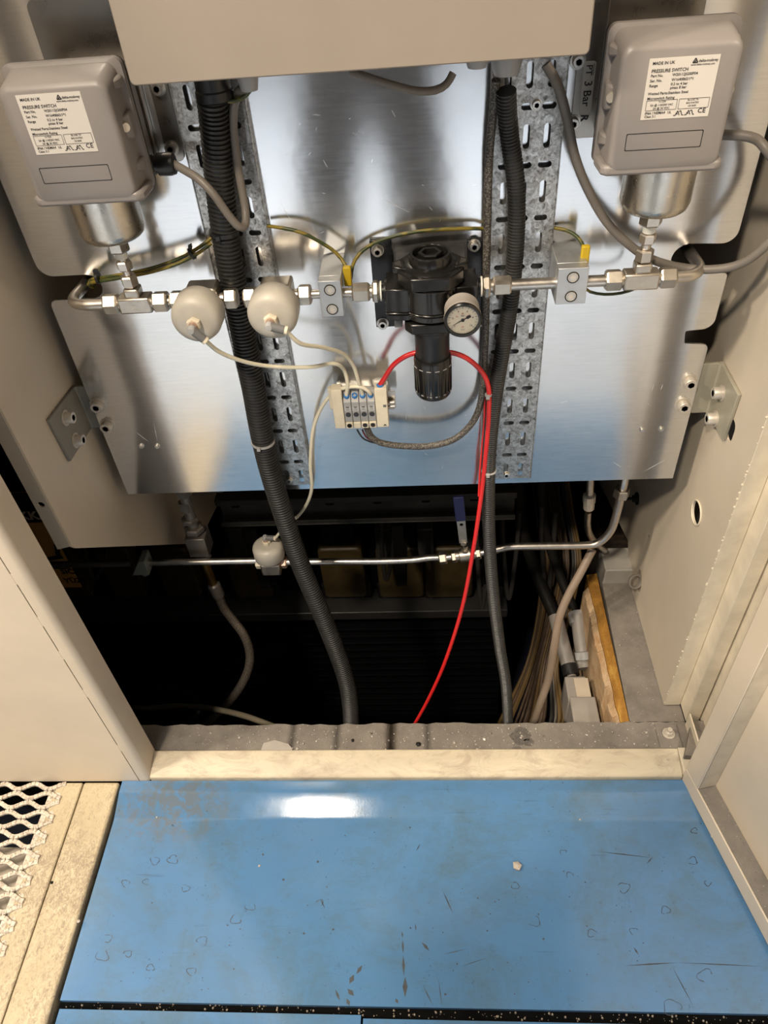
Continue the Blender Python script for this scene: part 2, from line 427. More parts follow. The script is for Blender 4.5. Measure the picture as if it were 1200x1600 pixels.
# ------------------------------------------------------------------ the setting
# floor: dark sub-floor with steel cover plates lying on it
floor = MB().box((-.70, -.67, -.06), (1.6, .05, -.0195)).build('floor', DARK, base=(0, 0, 0))
floor['kind'] = 'structure'
def plate(x0, x1, y0, y1, lip=False):
    b = MB()
    ys = [y0, y0+.006]+([y1-.085, y1-.080, y1-.075, y1-.070, y1-.045, y1-.028, y1-.023, y1-.019, y1] if lip else [y1])  # lip slope shaped to catch the overhead lamp as a highlight
    zs = [-.008, -.008]+([-.008, -.0077, -.0068, -.0055, .00125, .00584, .0068, .0071, .0071] if lip else [-.008])
    n = len(ys)
    top = [[b.bm.verts.new((x, y, z)) for y, z in zip(ys, zs)] for x in (x0, x1)]
    bot = [[b.bm.verts.new((x, y, -.019)) for y in ys] for x in (x0, x1)]
    for i in range(n-1):
        b.bm.faces.new((top[0][i], top[1][i], top[1][i+1], top[0][i+1]))
        b.bm.faces.new((bot[0][i], bot[0][i+1], bot[1][i+1], bot[1][i]))
        for s, k in ((0, 0), (1, 1)): b.bm.faces.new((top[k][i], top[k][i+1], bot[k][i+1], bot[k][i]))
    for i in (0, n-1): b.bm.faces.new((top[0][i], bot[0][i], bot[1][i], top[1][i]))
    return b.build('floor_plate', MATS['blue'], floor, ang=20)
plate(-.697, 1.5, -.408, -.001, True)
plate(-.693, -.1515, -.66, -.421)
plate(-.1475, 1.5, -.66, -.426)
FP = [o for o in bpy.data.objects if o.name == 'floor_plate'][0]
g = random.Random(21); b = MB()         # paint scuffs: rings, scratches and bare patches
def flat(pts): b.prism([Z(p[0], p[1], -.0079) for p in pts], (0, 0, .00012))
def streak(x0, y0, x1, y1, w):
    n = Vector((-(y1-y0), x1-x0)).normalized()*w
    flat([(x0, y0), ((x0+x1)/2+n.x, (y0+y1)/2+n.y), (x1, y1), ((x0+x1)/2-n.x, (y0+y1)/2-n.y)])
for a in ((628, 1455, 629, 1466, 1), (629, 1468, 630, 1490, 1.6), (630, 1492, 631, 1525, 2.2), (633, 1526, 633, 1558, 4), (566, 1508, 557, 1522, 3), (553, 1523, 546, 1537, 4), (524, 1546, 531, 1564, 2.2), (543, 1545, 553, 1556, 4), (542, 1560, 546, 1572, 3), (659, 1472, 671, 1486, 2.4), (692, 1392, 708, 1428, 1), (649, 1443, 650, 1455, 1), (660, 1538, 677, 1572, .8), (685, 1530, 691, 1574, .7), (618, 1560, 622, 1568, 2.4), (650, 1330, 657, 1318, .9), (975, 1509, 1060, 1504, 1.1), (1060, 1504, 1190, 1510, .8), (1050, 1510, 1085, 1575, .8), (930, 1330, 1018, 1340, .8), (990, 1480, 998, 1492, 1.4), (720, 1510, 760, 1497, .6), (690, 1492, 732, 1482, .6), (1010, 1350, 1020, 1339, .9), (500, 1404, 508, 1420, 1)): streak(*a)
rings = [(196, 1380, 6), (228, 1378, 5), (290, 1388, 6), (270, 1343, 8), (242, 1345, 7), (168, 1466, 7), (160, 1493, 10), (368, 1437, 8), (391, 1416, 8), (316, 1470, 8), (299, 1518, 7), (200, 1490, 6), (235, 1512, 6), (500, 1410, 5), (890, 1367, 5), (975, 1387, 9), (1082, 1345, 7), (835, 1440, 9), (925, 1458, 7), (1050, 1574, 14), (1102, 1525, 12), (805, 1384, 6), (990, 1455, 6), (880, 1332, 5), (1040, 1422, 7), (1085, 1298, 5), (1106, 1380, 5)]
for x, y, r in rings:
    n = 18; k0 = g.randint(0, 17); ph_ = g.random()*6
    rad = [r*(1+.16*sin(3*2*pi*k/n+ph_)+g.uniform(-.05, .05)) for k in range(n)]
    for k in range(n-g.randint(1, 6)):
        k1 = (k+k0) % n; k2 = (k1+1) % n; w = g.choice((.35, .5, .7))
        P = lambda kk, d: (x+(rad[kk]+d)*cos(2*pi*kk/n), y+(rad[kk]+d)*.85*sin(2*pi*kk/n))
        flat([P(k1, -w), P(k1, w), P(k2, w), P(k2, -w)])
for k in range(170):
    x, y = g.uniform(200, 1100), g.uniform(1285, 1555); r = abs(g.gauss(0, .7))+.3; flat([(x-r, y), (x, y+r), (x+r*1.2, y), (x, y-r)])
b.build('scuff_mark', mat('bare scuffed steel', (.035, .045, .055), .5, var=.3, scale=80), FP)['kind'] = 'stuff'
g = random.Random(3); b = MB()          # swarf and dust lying in the joint between the plates
for k in range(260):
    x = g.uniform(-.69, .75); y = -.412-.004*(x > -.15)+g.uniform(-.006, .006); r = g.choice((.0006, .0008, .0012, .002))
    b.lathe((x, y, -.0193), (g.uniform(-.5, .5), .2, 1), [(r, 0), (r*.7, r*1.2), (0, r*1.5)], 5)
b.build('swarf', mat('swarf', (.32, .27, .22), .6, .2, var=.5, scale=300), floor)['kind'] = 'stuff'
structure(MB().box((-6, -8, -.05), (6, -.665, -.008)), 'floor_hall', MATS['hall'], 'pale concrete hall floor behind the blue plates')
structure(MB().box((1.61, -.66, -.05), (6, .3, -.008)), 'floor_aisle', MATS['hall'], 'pale concrete floor to the right of the blue plates')
structure(MB().box((-6, -.66, -.05), (-1.7, .3, -.008)), 'floor_side', MATS['hall'], 'pale concrete floor to the left of the mesh walkway')
# cream kerb between the mesh and the blue plates
k = MB().box((-.785, -.66, -.06), (-.7045, -.002, .004)).build('trim_1', MATS['kerb'], bevel=.005)
props(k, 'broad worn cream kerb strip along the blue plates', kind='structure')
k = MB().box((-.845, -.66, -.06), (-.7875, -.002, .002)).build('trim_2', MATS['kerb'], bevel=.003)
props(k, 'narrow cream kerb strip beside the mesh', kind='structure')
# expanded metal walkway
gt = thing('mesh_walkway', 'cream painted expanded metal grating at the lower left beside the kerb', 'grating', (-1.2, -.6, 0))
LW, SW = .070, .0415
for k in range(31):
    yc = -.012-k*SW/2*1.0; b = MB(); n = 0; x = -.824-(k % 2)*0
    pts = []
    j = 0
    while x > -1.62:
        ph = ((-.824-x)/(LW/2)+(k % 2)) % 2          # 0..2 triangular wave
        tri = ph if ph <= 1 else 2-ph
        s = .5-.5*cos(pi*tri)
        pts.append(Vector((x, yc-(s-.5)*SW/2*.64, .003+.002*(s-.5)))); x -= LW/8
    rr = .0046
    for a, c in zip(pts, pts[1:]):
        d = (c-a).normalized(); w = Vector((-d.y, d.x, 0))
        b.hexa([a-w*rr-ZV*.003, c-w*rr-ZV*.003, c+w*rr-ZV*.003, a+w*rr-ZV*.003, a-w*rr+ZV*.003, c-w*rr+ZV*.003, c+w*rr+ZV*.003, a+w*rr+ZV*.003])
    b.build('strand', MATS['mesh'], gt, bevel=.0012)
b = MB().box((-.858, -.655, -.03), (-.822, -.01, -.003)); b.build('edge_bar', MATS['mesh'], gt)
b = MB()
for k in range(14): b.lathe((-.835, -.03-k*SW, -.003), ZV, [(.011, 0), (.010, .003), (.005, .0055), (0, .006)], 10)
b.build('weld_bead', MATS['mesh'], gt)['kind'] = 'stuff'
b = MB().box((-1.6, -.36, -.09), (-.862, -.11, -.08)); b.build('support_flange', mat('under grating steel', (.30, .26, .21), .6), gt)
structure(MB().box((-1.7, -.66, -.42), (-.80, 0, -.40)), 'floor_drain', DARK, 'dark void floor under the mesh')

# facade on the left: folded front sheet with a perforated fold line, and its return
structure(MB().box((-1.9, 0, 0.003), (-.6605, .02, 2.1)), 'wall_left', BEIGE, 'cream front sheet left of the opening')
b = MB()                                   # rounded corner and return to the inside
prof = [(-.6585, 0), (-.644, 0), (-.6385, .0015), (-.6345, .0055), (-.633, .011), (-.633, .058), (-.6585, .058)]
b.prism([(x, y, .003) for x, y in prof], (0, 0, 2.1))
structure(b, 'wall_left_return', BEIGE, 'cream folded edge of the left front sheet')
t = MB()
for py in (905, 972, 1025, 1085, 1170):
    z = Y(60, py, 0).z; t.box((-.661, .0003, z-.012), (-.658, .012, z+.012))
structure(t, 'trim_3', BEIGE, 'small bridges across the perforated fold line')
structure(MB().box((-.6606, .004, .003), (-.6584, .019, 2.1)), 'trim_4', BLK, 'dark perforated fold line')
# sill
b = MB().prism([(-.6335, .000, 0), (-.6335, .0, .017), (-.6335, .006, .022), (-.6335, .052, .034), (-.6335, .056, .034), (-.6335, .056, 0)], (1.13, 0, 0))
structure(b, 'trim_5', MATS['sill'], 'long grimy cream sill across the foot of the opening', bevel=.002)
# gritty ledge behind the sill and along the right
g = random.Random(5)
ledge = MB()
xs = [-.75+i*.02 for i in range(65)]; ins = [.122+g.uniform(-.0025, .0025) for _ in xs]
for i in range(64):
    ledge.hexa([(xs[i], .0565, -.12), (xs[i+1], .0565, -.12), (xs[i+1], ins[i+1], -.12), (xs[i], ins[i], -.12),
                (xs[i], .0565, .026), (xs[i+1], .0565, .026), (xs[i+1], ins[i+1], .026), (xs[i], ins[i], .026)])
bmesh.ops.remove_doubles(ledge.bm, verts=ledge.bm.verts, dist=1e-5)
structure(ledge, 'floor_ledge', MATS['conc'], 'gritty grey concrete ledge inside the sill')
b = MB().prism([(.413, .1225, .026), (.53, .1225, .026), (.53, .52, .026), (.425, .52, .026)], (0, 0, -.14))
structure(b, 'floor_shelf', MATS['conc'], 'grey concrete shelf under the right side panel')
structure(MB().box((.427, .521, -.1), (.62, .60, .075)), 'trim_6', mat('pale grey plinth', (.33, .31, .28), .6), 'pale grey plinth at the back of the concrete shelf', bevel=.003)

# left gusset panel, cut at 45 degrees below
xl = -.641
pl = thing('gusset_panel', 'beige steel side panel with a slanted lower edge, left of the aluminium plate', 'panel', (xl, .14, .59))
def fx(x): return lambda u, v, w: Vector((x-w, u, v))
hole = [(.150+.007*cos(a*pi/6), .735+.007*sin(a*pi/6)) for a in range(12)]
MB().sheet([(.138, 2.0), (.138, .60), (.146, .588), (.60, .128), (.63, .10), (.905, .033), (.905, 2.0)], [], fx(xl), .003).build('side_sheet', PANEL, pl)
b = MB().sheet([(xl-.026, .596), (xl, .603), (xl, 2.0), (xl-.026, 2.0)], [[(xl-.013+.006*cos(a*pi/6), .704+.006*sin(a*pi/6)) for a in range(12)]], lambda u, v, w: Vector((u, .136+w, v)), .003)
b.build('front_flange', PANEL, pl)
b = MB().rod((xl-.013, .140, .704), (xl-.013, .141, .704), .008); b.build('hole_backing', DARK, pl)

# right side panel down to the ledge
xr = .494
pr = thing('side_panel', 'beige steel side panel with an oval hole, right of the aluminium plate', 'panel', (xr, .16, .03))
def ell(c, a, bb, n=20): return [(c[0]+a*cos(2*pi*k/n), c[1]+bb*sin(2*pi*k/n)) for k in range(n)]
h1 = X(1089, 801, xr); h2 = X(1142, 672, xr)
holes = [ell((h1.y, h1.z), .024, .024), rrect(h2.y-.013, h2.z-.02, h2.y+.013, h2.z+.02, .0125)]
MB().sheet([(.163, .030), (.163, 2.0), (1.2, 2.0), (1.2, .0), (.95, .0), (.60, .10), (.53, .030)], holes, lambda u, v, w: Vector((xr+w, u, v)), .003).build('side_sheet', PANEL, pr)
MB().box((xr, .160, .032), (.528, .163, 2.0)).build('front_flange', BEIGE2, pr, bevel=.001)
b = MB()
for k in range(70):
    z = .04+1.05*g.random(); r = g.uniform(.0006, .0024); b.lathe((xr-.0005, .1615, z), (g.uniform(-1, 0), -1, .3), [(r, 0), (r*.9, r*.4), (0, r*.7)], 6)
b.build('weld_bead', BEIGE2, pr)['kind'] = 'stuff'
MB().tube([Vector((xr-.001, h1.y+.024*cos(a*pi/12), h1.z+.024*sin(a*pi/12))) for a in range(25)], .0018, 6).build('hole_edge', BEIGE2, pr)
c = X(996, 779, xr)
sc_ = MB().lathe(c, (-1, 0, 0), [(.016, 0), (.016, .003), (.009, .003), (.009, .011), (.004, .011), (.004, .024)], 14).build('stud', MACHG, pr)
# right jamb of the frame: two steps and a foot
jm = thing('wall_right', None, None, (.55, .1, .03), kind='structure'); jm['label'] = 'stepped cream jamb right of the opening'
MB().box((.5285, .118, .034), (.5565, .166, 2.0)).build('jamb_step', BEIGE2, jm, bevel=.002)
MB().box((.5595, .07, .034), (.64, .166, 2.0)).build('jamb_post', BEIGE2, jm, bevel=.003)
MB().box((.556, .125, .034), (.560, .16, 2.0)).build('hinge_gap', BLK, jm)
MB().prism([(.500, .03, .0345), (.535, .11, .0345), (.61, .11, .0345), (.61, .02, .0345)], (0, 0, .018)).build('jamb_foot', MATS['conc'], jm, bevel=.002)
MB().box((.4968, .004, 0), (.62, .058, .0335)).build('jamb_base', BEIGE2, jm, bevel=.002)
MB().box((.5285, .05, .026), (.532, .116, .070)).build('foot_lip', BEIGE2, jm, bevel=.001)

# opened door on the right
dd = Vector((.071, -.309, 0)).normalized(); dn = Vector((-dd.y, dd.x, 0)); do = Vector((.4967, .003, .002))
dr = thing('door_1', None, None, do, kind='structure'); dr['label'] = 'cream cabinet door standing open on the right'
def dbox(u0, u1, n0, n1, z0, z1, name, material, bevel=.002):
    c = do+dd*(u0+u1)/2+dn*(n0+n1)/2+ZV*(z0+z1)/2
    return MB().obox(c, dd*(u1-u0)/2, dn*(n1-n0)/2, ZV*(z1-z0)/2).build(name, material, dr, bevel)
dbox(0, 1.1, 0, .004, 0, .046, 'bottom_lip', BEIGE)
dbox(0, .046, 0, .004, .046, 2.0, 'hinge_stile', BEIGE)
dbox(.042, 1.1, .004, .040, .038, .0445, 'bottom_flange', MATS['conc'], .001)
dbox(.042, .046, .004, .040, .046, 2.0, 'stile_return', BEIGE2, .001)
dbox(.002, 1.1, .040, .044, 0, 2.0, 'door_skin', BEIGE)
dbox(.12, .124, .0, .001, .0, .001, 'edge_trim', BEIGE, 0)

# black inside of the cabinet and the pit
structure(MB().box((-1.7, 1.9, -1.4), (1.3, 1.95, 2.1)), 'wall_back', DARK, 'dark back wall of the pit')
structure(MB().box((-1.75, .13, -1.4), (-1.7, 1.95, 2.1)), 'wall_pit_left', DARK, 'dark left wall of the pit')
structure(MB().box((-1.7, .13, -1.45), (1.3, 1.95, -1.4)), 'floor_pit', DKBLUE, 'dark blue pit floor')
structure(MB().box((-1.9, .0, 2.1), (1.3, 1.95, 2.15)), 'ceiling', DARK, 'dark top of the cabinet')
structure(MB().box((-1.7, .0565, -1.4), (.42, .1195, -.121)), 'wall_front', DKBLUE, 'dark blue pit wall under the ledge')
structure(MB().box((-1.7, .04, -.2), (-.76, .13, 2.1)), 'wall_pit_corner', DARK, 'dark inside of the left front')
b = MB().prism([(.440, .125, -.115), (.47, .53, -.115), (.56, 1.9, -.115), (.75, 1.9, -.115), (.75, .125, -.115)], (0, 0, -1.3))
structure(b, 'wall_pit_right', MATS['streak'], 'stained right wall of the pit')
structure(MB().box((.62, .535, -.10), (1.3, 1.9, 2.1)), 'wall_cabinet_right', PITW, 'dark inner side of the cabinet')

# ------------------------------------------------------------------ aluminium mounting plate
mp = thing('mounting_plate', 'large shiny aluminium sheet that carries the pipework, with notches in both sides', 'plate', (-.08, YP, .541))
def rnd(pts):                    # polygon with rounded corners: (x, z, r)
    out = []; n = len(pts)
    for i in range(n):
        x, z, r = pts[i]; p = Vector((x, z))
        if not r: out.append((x, z)); continue
        a = Vector(pts[i-1][:2])-p; c = Vector(pts[(i+1) % n][:2])-p; a.normalize(); c.normalize()
        half = a.angle(c)/2; d = r/math.tan(half); ctr = p+(a+c).normalized()*(r/sin(half))
        s0, s1 = p+a*d-ctr, p+c*d-ctr; a0 = atan2(s0.y, s0.x); da = (atan2(s1.y, s1.x)-a0+pi) % (2*pi)-pi
        for k in range(7): t = a0+da*k/6; out.append((ctr.x+r*cos(t), ctr.y+r*sin(t)))
    return out
def notch(cx, cz, r, side):      # round-ended notch that opens to one side
    return [(cx+r*cos(radians(a))*side, cz+r*sin(radians(a))) for a in range(90, 271, 15)]
XL, XR, ZB, ZT = -.614, .456, .541, 1.75
left = rnd([(XL, ZT, 0), (XL+.002, 1.005, .022), (-.545, 1.005, 0), (-.545, .966, 0), (XL, .964, .012), (XL-.002, ZB, .0), (XL+.2, ZB, 0), (XL+.2, ZT, 0)])
i0 = left.index((-.545, 1.005)); left[i0:i0+2] = [(-.540+.021*cos(radians(a)), .985+.0205*sin(radians(a))) for a in range(80, -81, -16)]
right = rnd([(XR-.2, ZB, 0), (XR, ZB, 0), (XR, .832, .010), (.416, .836, .003), (.413, .859, .003), (XR, .862, .018), (XR, .956, .006), (.40, .960, 0), (.40, 1.005, 0), (XR, 1.003, .020), (XR, ZT, 0), (XR-.2, ZT, 0)])
i0 = right.index((.40, .960)); right[i0:i0+2] = [(.392-.026*cos(radians(a)), .983+.0235*sin(radians(a))) for a in range(-80, 81, 16)]
sp = lambda u, v, w: Vector((u, YP+w, v))
b = MB()
for poly in (left, right): b.sheet(poly, [], sp, .004)
b.box((XL+.2, YP, ZB), (XR-.2, YP+.004, ZT))
b.build('sheet', MATS['alu'], mp)
def onp(px, py, y=YP): return Y(px, py, y)
for px_, py_ in ((221, 697), (246, 697), (1003, 671), (1033, 670)):
    MB().lathe(onp(px_, py_), FWD, [(.005, 0), (.005, .002), (.0035, .0042), (0, .0042)], 12).build('rivet', ZINC, mp)
for px_, py_ in ((153, 632), (168, 664), (1077, 596), (1067, 632)):
    capscrew(mp, onp(px_, py_), FWD, .0105, .013)
g = random.Random(31); b = MB()         # bright scratches in the sheet
def scratch(x0, y0, x1, y1, w=.0004):
    p, q = onp(x0, y0, YP-.0002), onp(x1, y1, YP-.0002); n = (q-p).cross(YV).normalized()*w*.62; m_ = (p+q)/2
    b.prism([p, m_+n, q, m_-n], (0, .0001, 0))
for a in ((1006, 737, 1040, 718, .0009), (596, 310, 640, 332, .0007), (505, 250, 512, 262, .0008), (552, 208, 561, 214, .0008), (560, 205, 568, 207, .0006), (488, 179, 500, 180, .0008), (612, 172, 618, 183, .0007), (440, 320, 455, 345, .0003), (212, 675, 232, 690, .0006), (240, 660, 246, 690, .0005), (875, 630, 886, 627, .0005), (958, 722, 972, 731, .0008), (1032, 610, 1036, 600, .0007), (663, 636, 664, 640, .001), (1012, 630, 1014, 633, .0012), (1001, 608, 1003, 610, .0012), (1022, 600, 1018, 612, .0005)): scratch(*a)
for k in range(34):
    x, y = g.uniform(440, 740), g.uniform(180, 740); t_ = g.uniform(-1.6, 1.6); L = g.uniform(2, 9); scratch(x, y, x+L*cos(t_), y+L*sin(t_), .00014)
b.build('scratch', mat('bright scratch', (.85, .85, .84), .35, .6, var=.05), mp)['kind'] = 'stuff'
# angle brackets that hold the plate on the side panels
def bracket(sx, xw, bends, wallbolts, label):
    t = thing('angle_bracket', label, 'bracket', (xw, .345, .74), 'angle brackets at the plate edges')
    s = sx                        # +1: wall on the right
    w = xw-s*.0005
    za, zb = .700, .776
    pp = [X(*q, w-s*.006) for q in bends]; zt, zb = pp[1].z, pp[2].z
    b = MB().sheet([(pp[0].y, pp[0].z), (.350, zt), (.350, zb), (pp[3].y, pp[3].z)], [], lambda u, v, q: Vector((w-s*q, u, v)), .006)
    b.build('wall_leaf', OLIVE if s > 0 else BRKT, t, bevel=.0012)
    b = MB().box((w-s*.007, .3450, zb), (w-s*.095, .351, zt)); b.build('plate_leaf', OLIVE if s > 0 else BRKT, t, bevel=.0012)
    MB().tube([Vector((w-s*.0045, .3465, z)) for z in (zb, zt)], .0045, 10).build('bend', OLIVE if s > 0 else BRKT, t)
    for px_, py_ in wallbolts:
        c = X(px_, py_, w-s*.006); capscrew(t, c, (-s, 0, 0), .0105, .015)
bracket(-1, xl+.0, ((77, 656), (112, 612), (140, 676), (111, 721)), ((102, 653), (118, 688)), 'dark grey angle bracket bolted to the left gusset panel')
bracket(1, xr, ((1153, 617), (1131, 575), (1104, 643), (1129, 688)), ((1128, 614), (1118, 654)), 'olive grey angle bracket bolted to the right side panel')

# ------------------------------------------------------------------ galvanised cable trays, back side out
def tray(x0, x1, label, screws):
    t = thing('cable_tray', label, 'cable tray', ((x0+x1)/2, YP, .560), 'perforated galvanised cable trays')
    yb = .3290; w = x1-x0; pit_ = .0735; z0, z1 = .562, 1.70
    b = MB(); z = z0; k = 0
    fn = lambda u, v, q: Vector((u, yb+q, v))
    cols = [x0+w*(.5+d*.285) for d in (-1, 0, 1)]
    zz = [z0]
    zc = z0+.030
    edges = [z0]; kinds = []
    while edges[-1] < z1-.04:
        kinds.append(len(kinds) % 2); edges.append(edges[-1]+(.0435 if kinds[-1] == 0 else .030))
    for a, c, kd in zip(edges, edges[1:], kinds):
        m_ = (a+c)/2
        hs = [slot(x, m_, .0088, .031) if kd == 0 else slot(x, m_, .0185, .0085) for x in cols]
        for i in range(3):
            u0 = x0 if i == 0 else (cols[i-1]+cols[i])/2; u1 = x1 if i == 2 else (cols[i]+cols[i+1])/2
            b.sheet([(u0, a), (u1, a), (u1, c), (u0, c)], [hs[i]], fn, .0015, walls=False)
    bmesh.ops.remove_doubles(b.bm, verts=b.bm.verts, dist=1e-6)
    b.build('web', MATS['galv'], t, ang=30)
    for s, x in ((1, x0), (-1, x1)):
        MB().box((x, yb-.0012, z0), (x+s*.002, YP-.0005, z1)).build('flange', MATS['galv'], t, bevel=.0008)
    for px_, py_ in screws:
        c = Y(px_, py_, yb); capscrew(t, c, FWD, .0058, .006, 'screw', True, ZINC)
tray(-.331, -.2345, 'galvanised perforated cable tray left of the regulator, behind the thick corrugated hose', ((452, 750), (354, 420)))
tray(.088, .1845, 'galvanised perforated cable tray right of the regulator, behind the thin corrugated hose', ((838, 163), (791, 741)))

# ------------------------------------------------------------------ control box at the top
e0, e1 = Y(205, 135, .17), Y(920, 92, .17)
eb = thing('control_box', 'big pale taupe sheet metal box cut off by the top of the photo', 'enclosure', ((e0.x+e1.x)/2, .25, e0.z))
MB().box((e0.x+.003, .176, e0.z+.003), (e1.x-.003, .322, e0.z+.40)).build('body', ENCL, eb, bevel=.004)
MB().prism([(x, .17, z) for x, z in rrect(e0.x, e0.z, e1.x, e0.z+.403, .006)], (0, .006, 0)).build('cover', ENCL, eb, bevel=.0015)
def gland(px_, py_, y, r, name, material, ln=.03):
    p = Y(px_, py_, y); c = Vector((p.x, y, e0.z+.003))
    return MB().nut(c-ZV*.004, ZV, r*1.15, .008).lathe(c-ZV*.008, -ZV, [(r, 0), (r, ln*.6), (r*.8, ln), (r*.5, ln)], 18).build(name, material, eb)
gland(388, 128, .27, .013, 'cable_gland', LGREY); gland(745, 118, .27, .014, 'cable_gland', LGREY, .022)
gland(791, 122, .285, .019, 'cable_gland', LGREY, .035); gland(708, 118, .28, .010, 'cable_gland', MGREY, .012)
gland(853, 108, .285, .008, 'cable_gland', MGREY, .02)
cg = Y(333, 143, .285)
MB().lathe((cg.x, .29, e0.z-.0), -ZV, [(.026, 0), (.026, .012), (.0225, .013), (.0225, .035), (.024, .037), (.024, .047), (.019, .05)], 20).build('hose_connector', BLK, eb)

# ------------------------------------------------------------------ corrugated hoses
def corrugated(name, px, r, pitch, label, seg=20, depth=.88):
    p = even(spline([Y(*q) for q in px], .004), pitch/4)
    rr = [r*(1 if (i % 4) in (0, 1) else depth) for i in range(len(p))]
    t = MB().tube(p, rr, seg).build(name, BLKC, ang=50)
    return props(t, label, 'hose')
HL = corrugated('corrugated_hose', [(331, 150, .29), (336, 200, .296), (344, 300, .299), (357, 400, .2995), (376, 500, .2995), (395, 600, .2995), (411, 690, .2995), (432, 770, .300), (469, 880, .29), (507, 970, .27), (537, 1050, .25), (547, 1100, .235), (549, 1160, .225)], .0202, .0062,
    'thick black corrugated hose hanging down the left cable tray into the pit', 22, .86)
HR = corrugated('corrugated_hose', [(791, 142, .29), (793, 180, .298), (797, 220, .304), (806, 285, .3065), (807, 350, .3065), (803, 420, .3065), (795, 490, .3065), (783, 560, .3065), (773, 625, .3065), (765, 700, .3065), (763, 770, .3068), (765, 850, .29), (771, 930, .27), (781, 1010, .25), (791, 1075, .235), (795, 1160, .225)], .0128, .0046,
    'thin black corrugated hose hanging down the right cable tray', 16, .88)
def tie(px_, py_, y, r, axis, name, label, material, w=.0035):
    p = Y(px_, py_, y); a = Vector(axis).normalized()
    b = MB().lathe(p-a*w/2, a, [(r, 0), (r+.0012, 0), (r+.0012, w), (r, w)], 20)
    b.obox(p+Vector((-.2, -1, 0)).normalized()*(r+.002), XV*.003, FWD*.003, a*.003)
    return props(b.build(name, material), label, 'cable tie')
tie(411, 690, .2995, .0204, (.05, 0, 1), 'cable_tie', 'pale cable tie round the thick corrugated hose level with the valve island', LGREY)
tie(350, 362, .2992, .0204, (.05, 0, 1), 'cable_tie', 'black cable tie round the thick corrugated hose level with the regulator bracket', BLK, .006)
tie(764, 735, .3066, .0130, (.0, 0, 1), 'cable_tie', 'thin pale cable tie round the thin corrugated hose at the plate edge', LGREY, .002)

# ------------------------------------------------------------------ upper stainless pipe run
def pt(px_, py_, y=PY): return Y(px_, py_, y)
AZ = .9905
def axis_x(px_): return Y(px_, 455, PY).x
def pipe(name, pts, r, label, material=STEEL, seg=18):
    return props(MB().tube(pts, r, seg).build(name, material), label, 'pipe')
PR = .0083
p0 = pt(185, 473)
pipe('stainless_pipe', spline([(p0.x, PY, AZ), (-.50, PY, AZ), (-.52, PY+.001, AZ), (-.538, PY+.008, AZ), (-.547, PY+.024, AZ-.001), (-.549, PY+.045, AZ-.003), (-.549, .345, AZ-.005), (-.549, .45, AZ-.006)], .004), PR, 'bent stainless pipe running through the notch at the left edge of the plate')
pipe('stainless_pipe', spline([(.335, PY, AZ), (.355, PY, AZ), (.374, PY+.003, AZ), (.388, PY+.014, AZ), (.394, PY+.032, AZ), (.395, .345, AZ-.002), (.395, .45, AZ-.004)], .004), PR, 'bent stainless pipe running through the notch at the right edge of the plate')
pipe('stainless_pipe', [(axis_x(775), PY, AZ), (.285, PY, AZ)], PR, 'straight stainless pipe between the regulator and the right tee')
pipe('stainless_pipe', [(axis_x(480), PY, AZ), (axis_x(560), PY, AZ)], PR*.8, 'short stainless pipe through the clamp left of the regulator')
def nutx(parent, x, r, ln, name='nut', material=NICKEL, ph=.3): return MB().nut((x, PY, AZ), XV, r, ln, ph).build(name, material, parent)
def tee(xc, label, stem_px):
    t = thing('tee_fitting', label, 'pipe fitting', (xc, PY, AZ-.014), 'stainless tee fittings on the upper pipe')
    b = MB().box((xc-.025, PY-.0125, AZ-.0125), (xc+.025, PY+.0125, AZ+.0125)); b.box((xc-.0115, PY-.0115, AZ+.012), (xc+.0115, PY+.0115, AZ+.026))
    b.build('body', NICKEL, t, bevel=.003)
    MB().rod((xc-.035, PY, AZ), (xc+.035, PY, AZ), .0105).build('thread', NICKEL, t)
    nutx(t, xc-.038, .0155, .023); nutx(t, xc+.038, .0155, .023)
    MB().nut((xc, PY, AZ+.036), ZV, .0125, .017).build('stem_nut', NICKEL, t)
    MB().rod((xc, PY, AZ+.045), (xc, PY, AZ+.062), .0065).build('stem', STEEL, t)
    MB().nut((xc, PY, AZ+.060), ZV, .0115, .014).build('stem_nut', STEEL, t)
    writing([(-.008, -.005, .007, '316'), (-.012, -.011, .005, '12-SS-T')] if xc > 0 else [(-.006, -.007, .013, 'K')], 'stamp', t, (xc, PY-.0126, AZ), XV, ZV, material=BOLT)
    return t
tL = Y(213, 471, PY).x; tR = Y(1000, 437, PY).x
tee(tL, 'stainless tee fitting under the left pressure switch', None)
tee(tR, 'stainless tee fitting under the right pressure switch', None)

def valve(org, up, front, label, pipe_axis=XV, k=1.0):
    """small diaphragm valve: square body on the pipe, round cap, push-in elbow. up = direction of the cap"""
    up, front, ax = Vector(up), Vector(front), Vector(pipe_axis); o = Vector(org)
    t = thing('diaphragm_valve', label, 'valve', o-ZV*.02, 'grey capped diaphragm valves')
    K = lambda pr: [(r*k, h*k) for r, h in pr]
    MB().obox(o-up*.004*k, ax*.0235*k, front*.0225*k, up*.018*k).build('body', NICKEL, t, bevel=.004*k)
    MB().lathe(o, up, K([(.022, .013), (.024, .018), (.0, .018)]), 24).build('collar', ZINC, t)
    R = .0365
    MB().lathe(o, up, K([(.024, .0165), (.030, .019), (R, .028), (R, .055), (R-.002, .062), (R-.007, .067), (R-.014, .069), (0, .0695)]), 36).build('cap', DOME, t, ang=50)
    c = o+up*.0695*k
    MB().nut(c+up*.004*k, up, .0105*k, .009*k).build('cap_nut', CREAM, t)
    MB().lathe(c, up, K([(.0065, .008), (.0065, .016), (.0045, .020), (0, .020)]), 14).build('stem', COPPER, t)
    return t, c+up*.019*k
x1, x2 = Y(319, 466, PY).x, Y(434, 462, PY).x
